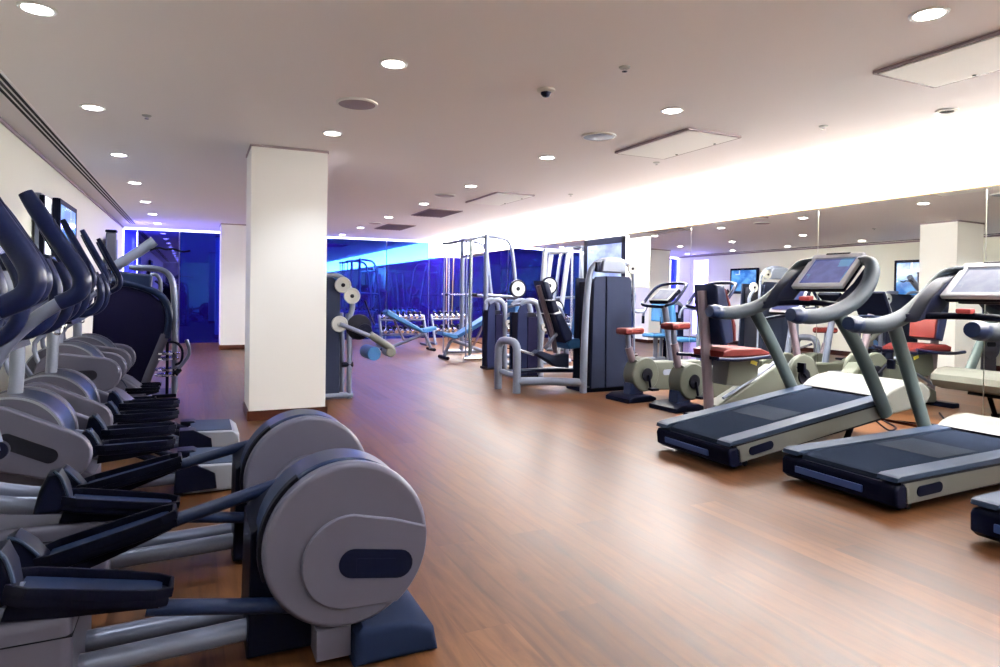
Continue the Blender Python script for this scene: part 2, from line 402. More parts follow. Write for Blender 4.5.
def ceiling_item(name, x, y, lab, cat, parts, rz=0):
    r = root(name, (x, y, CH), lab, cat, rz=rz)
    for nm, mb, mt in parts: mb.build(nm, M[mt], r)
    return r
def access_panel(x0, x1, y0, y1, lab):
    w, d = x1 - x0, y1 - y0
    f = MB()
    for cx, cy, lx, ly in ((0, -d / 2, w, .02), (0, d / 2, w, .02), (-w / 2, 0, .02, d), (w / 2, 0, .02, d)): f.box((cx, cy, -.008), (lx + .0, ly + .0, .016))
    k = MB().cyl((w / 2 - .05, -d * .25, -.026), (w / 2 - .05, -d * .25, -.02), .011).cyl((w / 2 - .05, d * .25, -.026), (w / 2 - .05, d * .25, -.02), .011)
    ceiling_item('ceiling_access_panel', (x0 + x1) / 2, (y0 + y1) / 2, lab, 'ceiling panel', [('frame', f, 'vent'), ('panel', MB().box((0, 0, -.012), (w - .03, d - .03, .018), bev=.004), 'panelwhite'), ('lock', k, 'slot')])
access_panel(3.60, 4.17, 4.14, 5.14, 'white square ceiling hatch in the middle of the ceiling')
access_panel(3.67, 4.25, 1.55, 2.59, 'white ceiling hatch at the upper right edge, nearest the camera')
access_panel(3.64, 4.2, 7.9, 9.0, 'faint white ceiling hatch beyond the middle one')
def speaker(x, y, lab, n, r0=.13):
    g = MB()
    g.lathe([(r0, -.004), (r0, -.012), (r0 * .5, -.014), (0, -.015)], (0, 0, 0), n=36)
    t = MB().lathe([(r0, -.001), (r0, -.014), (r0 + .016, -.010), (r0 + .018, -.001)], (0, 0, 0), n=36)
    ceiling_item('ceiling_speaker', x, y, lab, 'speaker', [('grille', g, n), ('trim_ring', t, 'white')])
speaker(1.04, 4.67, 'round grey ceiling speaker left of the centre', 'vent')
speaker(3.11, 4.69, 'round pale ceiling speaker beside the middle hatch', 'frame')
speaker(3.13, 8.51, 'small dark round ceiling speaker farther down the room', 'vent')
speaker(3.19, 12.65, 'small dark round ceiling speaker far down the room', 'vent', .12)
def vent(x, y, w, d, lab):
    s = MB()
    for i in range(9): s.box((-w / 2 + w * (i + .5) / 9, 0, -.008), (w / 9 * .55, d, .006), rot=(0, .5, 0))
    f = MB()
    for cx, cy, lx, ly in ((0, -d / 2, w, .03), (0, d / 2, w, .03), (-w / 2, 0, .03, d), (w / 2, 0, .03, d)): f.box((cx, cy, -.006), (lx, ly, .012))
    ceiling_item('ceiling_vent', x, y, lab, 'vent', [('backing', MB().box((0, 0, -.002), (w, d, .004)), 'slot'), ('slats', s, 'vent'), ('frame', f, 'vent')])
vent(3.70, 10.5, .55, 1.0, 'dark square air vent in the ceiling, nearer of two')
vent(3.75, 13.2, .55, 1.1, 'dark square air vent in the ceiling, farther of two')
# linear slot diffuser along the left wall
sd = root('slot_diffuser', (-1.165, 5.6, CH), 'long black triple-slot air diffuser along the left of the ceiling', 'air diffuser')
MB().box((0, 0, -.003), (.125, 19.5, .006)).build('frame', M['ceil'], sd)
for k, dx in enumerate((-.038, 0, .038)): MB().box((dx, 0, -.0075), (.021, 19.4, .004)).build('slot', M['slot'], sd)
# dome camera and small sprinklers
ceiling_item('ceiling_dome_camera', 2.09, 3.78, 'small dark dome camera on the ceiling centre', 'camera', [('base', MB().lathe([(.06, -.001), (.06, -.012), (.04, -.022)], (0, 0, 0)), 'white'), ('dome', MB().lathe([(.035, -.02), (.034, -.034), (.02, -.05), (0, -.055)], (0, 0, 0)), 'navy')])
for x, y, t in ((4.5, 3.6, 'small ceiling sprinkler right of the middle hatch'), (4.25, 5.35, 'small ceiling sprinkler behind the middle hatch'), (1.05, 7.9, 'small ceiling sprinkler beyond the near pillar'), (-.35, 5.75, 'small ceiling sprinkler beside the left downlights'), (2.3, 3.2, 'small ceiling sprinkler near the dome camera'), (4.6, 7.6, 'small ceiling sprinkler past the middle hatch')):
    ceiling_item('ceiling_sprinkler', x, y, t, 'sprinkler', [('plate', MB().lathe([(.035, -.001), (.03, -.008), (.012, -.01)], (0, 0, 0), n=20), 'disc'), ('head', MB().lathe([(.01, -.008), (.01, -.022), (.016, -.024), (.016, -.028)], (0, 0, 0), n=14), 'chrome')])
ceiling_item('ceiling_spotlight', 4.9, 2.9, 'dark oval recessed spotlight near the bright cove', 'spotlight', [('ring', MB().lathe([(.05, -.001), (.05, -.012), (.07, -.008), (.07, -.001)], (0, 0, 0)), 'white'), ('lens', MB().lathe([(.049, -.003), (0, -.005)], (0, 0, 0)), 'slot')])

# light in the cove: strip tucked behind the fascia, washing the wall
cs = root('cove_light', (XC + .05, (Y0 + YB) / 2, 2.66), 'long strip light hidden in the cove above the mirrors', 'strip light')
MB().box((0, 0, 0), (.03, YB - Y0 - .5, .03)).build('diffuser', M['cove'], cs)
a = area('cove_lamp', (XC + .12, (Y0 + YB) / 2, 2.66), (0, R(-60), 0), .08, YB - Y0 - .6, 1500, (1, .98, .95))
a = area('cove_ledge_lamp', (XM + .1, (Y0 + YB) / 2, MH + .05), (0, R(180 + 18), 0), .06, YB - Y0 - .6, 2900, (1, .98, .97))
# blue wash by the end wall
area('end_wall_lamp', ((XL + XC) / 2, YB - .25, CH - .06), (R(-18), 0, 0), 6.6, .08, 85, (.25, .2, 1.0))
area('end_wall_side_lamp', (XL + .1, YB - 1.2, 1.3), (0, R(-90), 0), 2.2, .6, 30, (.3, .25, 1.0))

# ------------------------------------------------------------------ treadmills
def treadmill(loc, tilt, label, screen='screen', patch=(.5, .8), drop=0.0):
    t = root('treadmill', loc, label, 'treadmill', ry=-R(tilt), group='treadmills facing the mirrors')
    # rear cap
    rc = MB().prism([(-.02, .055), (-.02, .14), (.0, .165), (.10, .17), (.10, .03), (.02, .026)], -.385, .385, bev=.02, seg=3).build('rear_cap', M['navy'], t)
    MB().box((-.024, .04, .10), (.014, .46, .042), bev=.006).build('reflector', M['bluestrip'], rc, label='blue reflective strip')
    for s in (-1, 1):
        o = MB().prism([(.06, .052), (1.62, .07), (1.95, .09), (1.95, .17), (1.62, .172), (.06, .172)], s * .345, s * .385, bev=.006).build('side_panel', M['cream'], t)
        MB().prism(capsule(.19, .112, .030, .36, .116, .030), s * .383, s * .390, bev=.002).build('badge', M['navy'], o, label='dark oval badge')
        MB().prism([(.02, .172), (1.62, .172), (1.62, .182), (.02, .182)], s * .34, s * .388).build('seam', M['slot'], t)
        MB().prism([(-.01, .182), (.0, .205), (.03, .214), (1.66, .222), (1.66, .182)], s * .262, s * .388, bev=.008).build('side_rail', M['deck'], t)
    MB().box((.85, 0, .095), (1.5, .68, .12)).build('chassis', M['slot'], t)  # dark skirt of the chassis reaches low to stand for the side shadow
    b = MB().prism([(.02, .13), (.012, .16), (.03, .19), (.08, .202), (1.70, .208), (1.70, .13)], -.255, .255, bev=.004).build('running_belt', M['belt'], t)
    MB().box(((patch[0] + patch[1]) / 2 + .1, 0, .2065), (patch[1] - patch[0], .42, .001)).build('worn_patch', M['beltpatch'], b)
    h = MB().prism([(1.60, .07), (1.60, .222), (1.68, .262), (1.80, .285), (1.95, .285), (2.08, .255), (2.16, .19), (2.17, .13), (2.12, .075), (2.0, .06)], -.39, .39, bev=.03, seg=3).build('motor_hood', M['cream'], t)
    MB().box((1.595, 0, .218), (.015, .70, .012), bev=.003).build('hood_lip', M['slot'], t)
    for s in (-1, 1):
        D = lambda q: (q[0], q[1], q[2] - drop * max(0, min(1, (q[0] - .5) / 1.1)))
        MB().tube([(1.56, s * .415, .10), (1.50, s * .415, .24), (1.32, s * .412, .62), D((1.13, s * .40, .99))], .058, n=16, rb=.040, sm=5).build('upright', M['upright'], t)
        g = MB().tube([D(q) for q in [(.66, s * .40, 1.005), (.82, s * .40, .985), (1.0, s * .40, .99), (1.20, s * .40, 1.03), (1.36, s * .40, 1.10), (1.49, s * .39, 1.19), (1.585, s * .365, 1.29), (1.64, s * .32, 1.36), (1.67, s * .22, 1.385)]],
                      [.048, .056, .058, .058, .058, .058, .056, .048, .034], n=18, sm=6, rb=.046).build('side_handle', M['grip'], t)
        MB().tube([D(q) for q in [(.64, s * .40, 1.008), (.70, s * .40, 1.0), (.74, s * .40, .995)]], [.046, .060, .060], n=16, rb=.048).build('grip_end', M['slate'], g, label='dark blue grip end')
        wing = [(1.16, 1.01), (1.42, 1.06), (1.60, 1.20), (1.67, 1.31), (1.62, 1.36), (1.48, 1.30), (1.30, 1.17)] if s > 0 else [(1.18, 1.0), (1.42, 1.04), (1.60, 1.16), (1.70, 1.28), (1.70, 1.35), (1.52, 1.21), (1.34, 1.10)]
        MB().prism([D((a, 0, b))[::2] for a, b in wing], min(s * .24, s * .36), max(s * .24, s * .36), bev=.02).build('console_wing', M['navy'], t)
    c = MB().tube([D(q) for q in [(1.20, -.38, 1.045), (1.28, -.2, 1.055), (1.30, 0, 1.06), (1.28, .2, 1.055), (1.20, .38, 1.045)]], .024, n=12, up=(0, 0, 1)).build('crossbar', M['navy'], t)
    MB().box(D((1.285, 0, 1.095)), (.06, .10, .035), bev=.012).build('stop_button', M['red'], c, label='red emergency stop button')
    # console: rotate about the middle of the display
    ang = R(-38)
    Mx = Matrix.Translation(D((1.55, 0, 1.315))) @ Matrix.Rotation(ang, 4, 'Y')
    hs = MB(); hs.prism([(-.10, -.20), (-.02, -.22), (.02, -.23), (.02, .23), (-.02, .22), (-.10, .20)], -.16, .17, ax='x', bev=.0)
    hb = MB(); hb.box((.0, 0, -.045), (.37, .46, .05), bev=.02, seg=3); hb.box((-.02, 0, -.09), (.25, .36, .06), bev=.025, seg=3)
    o = hb.build('console', M['navy'], t); o.matrix_local = Mx
    fr = MB()
    for x, y, lx, ly in ((-.17, 0, .045, .47), (.17, 0, .055, .47), (0, -.217, .38, .045), (0, .217, .38, .045)): fr.box((x, y, -.012), (lx, ly, .035), bev=.010, seg=3)
    MBf = fr.build('screen_frame', M['bezel'], o)
    MB().box((0, 0, -.014), (.31, .40, .008)).build('display', M[screen], o)
    MB().box((.193, 0, .0), (.018, .22, .02), bev=.005).build('sensor_bar', M['slot'], o)
    # support legs under the hood end and the feet at the rear
    zf = 0
    ct, st = math.cos(R(tilt)), math.sin(R(tilt))
    for s in (-1, 1):
        # vertical drop from local point (x,.07) to the ground, expressed locally
        x = 1.30; L = (x * st + .08 * ct) - loc[2] * 0
        foot = Vector((x, s * .24, .09)) + Vector((-st, 0, -ct)).normalized() * 0
        dn = Vector((-st, 0, -ct)); dn.normalize()
        ln = (x * st + .09 * ct)
        p1 = Vector((x, s * .24, .09)) + Vector((dn.x, 0, dn.z)) * (ln - .012)
        MB().tube([(x + .14, s * .24, .09), tuple(p1)], .024, n=10, sm=1).cyl((p1.x, p1.y - .03, p1.z + .012), (p1.x, p1.y + .03, p1.z + .012), .024).build('lift_leg', M['rubber'], t)
        MB().cyl((.16, s * .30, .024), (.16, s * .34, .024), .024).build('rear_wheel', M['rubber'], t)
    return t
treadmill((3.30, 3.70, .0), 7.2, 'inclined treadmill, the farthest of three, raised at its front, beside the exercise bikes', drop=.09)
treadmill((3.50, 2.69, .0), .6, 'level treadmill in the middle of the three, its pale screen cut by the right edge', 'screenwhite', (.55, .95))
treadmill((3.50, 1.55, .0), .6, 'nearest treadmill, only its dark rear corner in the picture at lower right', 'screenwhite')

# ------------------------------------------------------------------ ellipticals, rear wheel type
def rear_wheel_trainer(y, label, ph=0.0):
    t = root('elliptical_trainer', (0, y, 0), label, 'elliptical trainer', group='elliptical trainers with rear wheels')
    cx, cz, r = .455, .39, .262
    # drum
    MB().prism(arc(cx - .010, cz + .008, r * .985, 0, 360, 56)[:-1], -.19, -.03, bev=.015, seg=3).prism(arc(cx - .02, cz - .015, r * .77, 0, 360, 48)[:-1], -.05, .22, bev=.02, seg=3).build('wheel_drum', M['slate'], t)
    MB().prism(arc(cx, cz, r + .012, 125, 200, 16) + arc(cx, cz, r - .03, 200, 125, 16), -.20, -.165, bev=.004).build('drum_slot', M['slot'], t)
    for s, ya in ((-1, -.245),):
        yb = ya + .06 * (1 if s < 0 else -1)
        o = MB().prism(arc(cx, cz, r, 0, 360, 56)[:-1], min(ya, yb), max(ya, yb), bev=.018, seg=4).build('wheel_cover', M['silver'], t)
        # raised lozenge cut by the edge of the cover
        lz = []; _ = arc(cx - .0, cz + .0, .146, 90, 270, 16) + [(cx + .17, cz - .146)] + arc(cx, cz, r - .006, -34, 26, 12) + [(cx + .15, cz + .136)]
        lz = arc(cx + .0, cz - .05, .150, 85, 262, 18) + [(cx + .10, cz - .204)] + arc(cx, cz, r - .006, -53, 7, 12) + [(cx + .14, cz + .070)]
        lo, hi = (ya - .012, ya + .004) if s < 0 else (ya - .004, ya + .012)
        q = MB().prism(lz, lo, hi, bev=.009, seg=3).build('cover_plate', M['silver'], o)
        lo, hi = (ya - .0145, ya - .010) if s < 0 else (ya + .010, ya + .0145)
        w = MB().prism(capsule(cx + .01, cz - .055, .046, cx + .16, cz - .08, .046), lo, hi, bev=.001).build('window', M['navy'], q, label='dark oval window')
        MB().prism([(cx + .02, cz - .085), (cx + .15, cz - .105), (cx + .15, cz - .06), (cx + .02, cz - .04)], *( (ya - .0155, ya - .0142) if s < 0 else (ya + .0142, ya + .0155))).build('window_bar', M['navy'], w)
    # housing below
    MB().prism([(.16, .02), (.17, .42), (.27, .50), (.36, .30), (.42, .14), (.60, .10), (.60, .02)], -.11, .205, bev=.012).build('wheel_housing', M['rubber'], t)
    MB().box((.36, .01, .10), (.24, .20, .10), bev=.01).build('base_plate', M['rubber'], t)
    MB().prism([(.47, .0), (.475, .10), (.50, .125), (.66, .115), (.74, .075), (.755, .0)], -.27, .29, bev=.025, seg=3).build('rear_foot', M['mattenavy'], t)
    MB().prism([(.36, .02), (.36, .12), (.47, .12), (.47, .02)], -.215, .235, bev=.006).build('foot_bracket', M['silver'], t)
    # twin floor rails and front housing
    for s in (-1, 1):
        MB().tube([(-.95, s * .075 + .02, .075), (-.3, s * .075 + .02, .08), (.25, s * .07 + .02, .095)], .034, n=14, sm=2).build('floor_rail', M['tubing'], t)
    f = MB().box((-.80, .02, .165), (1.0, .42, .26), bev=.03, seg=3).build('front_housing', M['silver'], t)
    MB().box((-.65, -.192, .15), (.45, .004, .004)).box((-.80, .02, .235), (1.003, .424, .004), bev=.001).build('seam', M['slot'], f)
    MB().box((-.98, .02, .02), (.12, .62, .04), bev=.015).build('front_foot', M['rubber'], t)
    # mast
    MB().tube([(-.80, .02, .24), (-.76, .02, .60), (-.78, .02, 1.0), (-.86, .02, 1.34)], .045, n=14, rb=.06).build('mast', M['frame'], t)
    console(t, -.90, .02, 1.40)
    for s in (-1, 1):
        yy = s * .17 + .02
        a = ph + (0 if s < 0 else PI)
        kx, kz = cx - .10, .345 - .185 * math.cos(a)      # crank end
        px, pz = -.05, .378 - .062 * math.cos(a)                                     # rear end of pedal
        fx, fz = -.45, .372 + .030 * math.cos(a)
        sl = math.atan2(fz - pz, fx - px)
        MB().tube([(kx + .1, yy, kz), (px - .07, yy, pz - .055)], .024, n=12, sm=1).build('crank_arm', M['slate'], t)
        pedal(t, px, fx, yy, pz, fz)
        MB().tube([(fx + .03, yy, fz - .045), (-.62, yy, fz - .02), (-.80, yy, fz + .03)], .034, n=12, sm=3, rb=.026).build('pedal_link', M['tubing'], t)
        hx = (.0 if s < 0 else -.08) - (.12 if ph > .2 and s > 0 else 0)
        handle(t, s * .28 + .02, hx)
        fixed_handle(t, s * .15 + .02)
    return t
def pedal(t, px, fx, yy, pz, fz):
    """deep footplate with raised rim, front toe guard"""
    L = abs(px - fx); cx, cz = (px + fx) / 2, (pz + fz) / 2
    an = -math.atan2(pz - fz, px - fx)
    rt = Matrix.Translation((cx, yy, cz)) @ Matrix.Rotation(an, 4, 'Y')
    m = MB()
    w = .075
    def wall(pts, h, th=.012, z0=-.02):
        pts = [Vector((p[0], p[1], 0)) for p in pts]
        for i in range(len(pts)):
            a, b = pts[i], pts[(i + 1) % len(pts)]
            d = (b - a); l = d.length
            if l < 1e-4: continue
            m.box(((a.x + b.x) / 2, (a.y + b.y) / 2, z0 + (h) / 2), (l + th * .8, th, h), rot=(0, 0, math.atan2(d.y, d.x)), bev=.004)
    out = [(-L / 2, -w * .72), (-L * .38, -w), (L * .18, -w * .95), (L * .40, -w * .82), (L / 2, -w * .5), (L / 2, w * .5), (L * .40, w * .82), (L * .18, w * .95), (-L * .38, w), (-L / 2, w * .72)]
    m.prism(out, -.048, -.018, ax='z', bev=.008)
    wall(out, .030)
    m.prism([(-L * .5, -.10), (-L * .48, -.03), (L * .45, -.03), (L * .45, -.055), (-L * .1, -.085)], -.04, .04, bev=.01)
    o = m.build('pedal', M['rubber'], t); o.matrix_local = rt
    g = MB().box((0, 0, -.014), (L * .88, w * 1.55, .006), bev=.002).build('tread', M['slate'], o, label='dark blue foot tread')
    k = MB().prism([(-L / 2 - .005, -.06), (-L / 2 + .03, -.03), (-L / 2 + .0, .045), (-L / 2 - .035, .095), (-L / 2 - .07, .085), (-L / 2 - .085, .02), (-L / 2 - .09, -.07)], -.055, .055, bev=.02, seg=3).build('toe_guard', M['navy'], o)
    MB().tube([(-L / 2 + .012, -.055, .015), (-L / 2 - .02, -.057, .075), (-L / 2 - .05, -.055, .10)], .006, n=8).build('guard_edge_highlight', M['deck'], k)  # paler tube paints the soft light along the guard's edge
def handle(t, y, hx, k=1.0, dz=0.0, bx=-.76):
    P = lambda x, z: (x + hx, y, z + dz * max(0, z - 1.0) / .5)
    MB().tube([P(-.565, 1.55), P(-.53, 1.49), P(-.455, 1.365), P(-.40, 1.275), P(-.385, 1.225), P(-.40, 1.18), P(-.46, 1.145)], [.024 * k, .030 * k, .030 * k, .031 * k, .032 * k, .031 * k, .028 * k], n=14, sm=6).build('moving_handle', M['gripblue'], t)
    MB().tube([P(-.45, 1.15), P(-.54, 1.08), P(-.63, .97), (bx + .06 + hx * .6, y, .78), (bx, y, .50)], .024 * k, n=12, sm=5).build('handle_tube', M['tubing'], t)
    MB().cyl((bx, y - .02, .50), (bx, y + .02, .50), .04, bev=.005).build('pivot', M['navy'], t)
def fixed_handle(t, y, ox=0.0):
    MB().tube([(-.86 + ox * .3, y * .5 + .01, 1.08), (-.66 + ox, y, 1.03), (-.57 + ox, y, 1.03), (-.505 + ox, y, 1.09), (-.49 + ox, y, 1.20), (-.53 + ox, y, 1.31)], .024, n=12, sm=5).build('fixed_handle', M['gripblue'], t)
def console(t, x, y, z):
    Mx = Matrix.Translation((x, y, z)) @ Matrix.Rotation(R(38), 4, 'Y')
    o = MB().box((0, 0, 0), (.30, .36, .06), bev=.02, seg=3).build('console', M['navy'], t); o.matrix_local = Mx
    MB().box((0.01, 0, .032), (.20, .28, .008), bev=.003).build('display', M['screen'], o)
    tr = MB().prism([(x - .05, 1.06), (x + .26, 1.00), (x + .27, .96), (x + .02, .95)], y - .20, y + .20, bev=.015, seg=3).build('accessory_tray', M['navy'], t)
    MB().tube([(x + .16, y - .12, .96), (x + .15, y - .12, .90), (x + .19, y - .11, .89), (x + .2, y - .1, .95)], .006, n=8, sm=4).build('hook', M['chrome'], tr)

rear_wheel_trainer(2.33, 'elliptical trainer nearest the camera, large silver rear wheel cover at the front left', 0.0)
rear_wheel_trainer(3.16, 'second elliptical trainer, its silver rear wheel cover showing behind the nearest one', .5)

# ------------------------------------------------------------------ front drive trainers
def front_drive_trainer(y, label, slant=True, grp=''):
    t = root('cross_trainer', (0, y, 0), label, 'cross trainer', group=grp)
    cx, cz, r = -.895, .355, .27
    tilt = -24 if slant else 0
    if not slant: cx, cz = -.93, .50
    MB().prism(arc(cx, cz, r * .97, 0, 360, 40)[:-1], -.15, .17, bev=.02).build('drive_drum', M['slate'], t)
    for ya, s in ((-.20, -1), (.22, 1)):
        yb = ya - s * .06
        o = MB().prism(arc(cx, cz, r, -8, 188, 36) + arc(cx, cz, r, 188, 352, 20)[1:-1], min(ya, yb), max(ya, yb), bev=.012, seg=3).build('drive_cover', M['silver'], t)
        MB().prism(arc(cx, cz, r - .001, -8, 188, 36) + arc(cx, cz, r - .013, 188, -8, 36), *((ya - .002, ya + .001) if s < 0 else (ya - .001, ya + .002))).build('cover_rim', M['silver_edge'], o)
        a = R(tilt); ca, sa = math.cos(a), math.sin(a)
        x1, z1 = (cx + .26, cz - .06) if slant else (cx + .27, cz + .02)
        lo, hi = (ya - .05, ya + .01) if s < 0 else (ya - .01, ya + .05)
        x0, z0, r0 = (cx - .04, cz + .06, .165) if slant else (cx - .02, cz + .04, .16)
        q = MB().prism(capsule(x0, z0, r0, x1, z1, .135), lo, hi, bev=.016, seg=3).build('cover_plate', M['silver'], o)
        cp = capsule(x0, z0, r0 - .004, x1, z1, .131); 
        lo, hi = (ya - .053, ya - .049) if s < 0 else (ya + .049, ya + .053)
        MB().prism(capsule(cx + .01, cz + (.045 if slant else .02), .040, cx + .20, cz - (.05 if slant else -.02), .040), lo, hi, bev=.001).build('window', M['slot'], q, label='dark oval window')
    if slant:
        MB().prism([(-1.1, .02), (-1.1, .22), (-.7, .25), (-.5, .16), (-.5, .02)], -.15, .17, bev=.02).build('base_housing', M['silver'], t)
    else:
        MB().prism([(-1.15, .02), (-1.15, .42), (-.75, .45), (-.55, .34), (-.42, .22), (-.33, .06), (-.33, .02)], -.17, .19, bev=.03, seg=3).build('base_housing', M['silver'], t)
    if slant:
        for s in (-1, 1):
            MB().tube([(-.55, s * .09 + .01, .07), (.05, s * .09 + .01, .07)], .032, n=12, sm=1).build('floor_rail', M['tubing'], t)
        b = MB().prism([(-.05, .01), (-.05, .14), (.02, .175), (.27, .165), (.31, .13), (.31, .01)], -.22, .24, bev=.015, seg=3).build('rear_box', M['silver_edge'], t)
        MB().prism([(-.02, .174), (.02, .18), (.26, .17), (.26, .16), (0, .16)], -.205, .225, bev=.003).build('rear_box_lid', M['deck'], b)
        MB().prism([(-.10, .02), (-.09, .19), (-.0, .19), (.12, .12), (.13, .03)], -.235, -.10, bev=.01).build('linkage_cover', M['rubber'], t)
        MB().prism([(-.10, .02), (-.09, .19), (-.0, .19), (.12, .12), (.13, .03)], .12, .25, bev=.01).build('linkage_cover', M['rubber'], t)
    for s in (-1, 1):
        yy = s * .12 + .01
        if not slant:
            pedal(t, -.30, -.58, yy, .26, .26)
            handle(t, s * .24 + .01, -.27 - .03 * s, .72, .10, -1.02)
            fixed_handle(t, s * .15 + .01, -.30)
            continue
        pedal(t, -.10, -.49, yy, .335 + .02 * s, .335 + .02 * s)
        MB().tube([(-.30, yy, .27 + .02 * s), (-.2, yy, .2), (-.02, yy, .12)], .022, n=10, sm=3).build('crank_arm', M['navy'], t)
        MB().tube([(-.50, yy, .30 + .02 * s), (-.66, yy * 1.3, .34)], .026, n=10, sm=1).build('pedal_link', M['tubing'], t)
        handle(t, s * .24 + .01, -.27 - .03 * s, .72, .10, -1.02)
        fixed_handle(t, s * .15 + .01, -.10 if slant else -.30)
    mx_ = -.12 if slant else -.22
    MB().tube([(-.84 + mx_, .01, .35), (-.78 + mx_, .01, .62), (-.78 + mx_, .01, 1.0), (-.86 + mx_, .01, 1.34)], .036, n=14, rb=.05).build('mast', M['frame'], t)
    console(t, -.90 + mx_, .01, 1.40)
    return t
g1 = 'cross trainers along the left wall'
front_drive_trainer(4.42, 'third machine along the left wall, cross trainer with slanted oval front cover', True, g1)
front_drive_trainer(5.42, 'fourth machine along the left wall, cross trainer with slanted oval front cover', True, g1)
front_drive_trainer(6.25, 'fifth machine along the left wall, cross trainer with level oval front cover', False, g1)
front_drive_trainer(7.20, 'sixth machine along the left wall, cross trainer with level cover beside dark shield', False, g1)

# ------------------------------------------------------------------ exercise bikes
def upright_bike(loc, sz, label):
    t = root('exercise_bike', (*loc, 0), label, 'exercise bike', rz=R(4), group='red-saddled upright bikes')
    MB().prism([(-.20, .0), (-.20, .045), (-.12, .075), (.12, .075), (.20, .045), (.20, .0)], -.21, .21, bev=.02).build('rear_foot', M['navy'], t)
    MB().prism([(-.06, .05), (-.05, .2), (.12, .2), (.14, .05)], -.07, .07, bev=.02).build('neck', M['slate'], t)
    MB().prism([(.90, .0), (.90, .05), (1.08, .05), (1.08, .0)], -.22, .22, bev=.015).build('front_foot', M['navy'], t)
    b = MB().prism([(.02, .14), (.02, .46), (.30, .43), (1.0, .42), (1.08, .38), (1.08, .16), (.9, .08), (.25, .10)], -.08, .08, bev=.025, seg=3).build('body', M['sage'], t)
    c = MB().prism(arc(.15, .29, .195, 0, 360, 36)[:-1], -.09, .09, bev=.02, seg=3).build('crank_cover', M['sage'], t)
    for s in (-1, 1):
        MB().prism(arc(.16, .29, .075, 0, 360, 28)[:-1], min(s * .085, s * .105), max(s * .085, s * .105), bev=.006).build('crank_hub', M['slot'], c)
        dz = -.16 if s < 0 else .16
        k = MB().tube([(.16, s * .115, .29), (.16 + .03, s * .12, .29 + dz)], .014, n=8, sm=1).build('crank', M['rubber'], t)
        MB().box((.19, s * .165, .29 + dz), (.10, .08, .03), bev=.01).build('pedal', M['rubber'], k)
        MB().prism(capsule(.44, .30, .032, .64, .30, .032), min(s * .078, s * .086), max(s * .078, s * .086), bev=.001).build('badge', M['frame'], b, label='grey oval badge')
    MB().tube([(.02, 0, .44), (-.04, 0, sz - .18)], .045, n=10, rb=.035, sm=1).build('seat_tube', M['mauve'], t)
    p = MB().tube([(-.035, 0, sz - .20), (-.055, 0, sz - .02)], .032, n=10, rb=.026, sm=1).build('seat_post', M['tubing'], t)
    MB().prism([(-.15, -.09), (-.17, 0), (-.15, .09), (-.08, .10), (.0, .045), (.16, .028), (.19, 0), (.16, -.028), (.0, -.045), (-.08, -.10)], sz - .035, sz + .04, ax='z', bev=.04, seg=4).build('saddle', M['redpad'], t)
    MB().tube([(.62, 0, .40), (.56, 0, .75), (.50, 0, 1.06)], .042, n=10, rb=.032).build('steering_post', M['tubing'], t)
    h = MB().tube([(.34, -.20, 1.08), (.42, -.25, 1.12), (.58, -.24, 1.28), (.68, -.14, 1.33), (.68, .14, 1.33), (.58, .24, 1.28), (.42, .25, 1.12), (.34, .20, 1.08), (.40, .10, 1.06), (.40, -.10, 1.06)], .018, n=10, up=(0, 0, 1), closed=True).build('handlebar', M['gripblue'], t)
    Mx = Matrix.Translation((.50, 0, 1.18)) @ Matrix.Rotation(R(-38), 4, 'Y')
    o = MB().box((0, 0, 0), (.24, .32, .05), bev=.015).build('console', M['navy'], t); o.matrix_local = Mx
    MB().box((0, 0, .024), (.22, .30, .012), bev=.005).build('screen_frame', M['bezel'], o)
    MB().box((0, 0, .032), (.17, .25, .004)).build('display', M['screenwhite'], o)
    return t
upright_bike((4.50, 6.08), .78, 'upright exercise bike with red saddle, left one beside the tall dark weight tower')
upright_bike((4.60, 5.42), .87, 'upright exercise bike with red saddle, right one beside the recumbent bike')

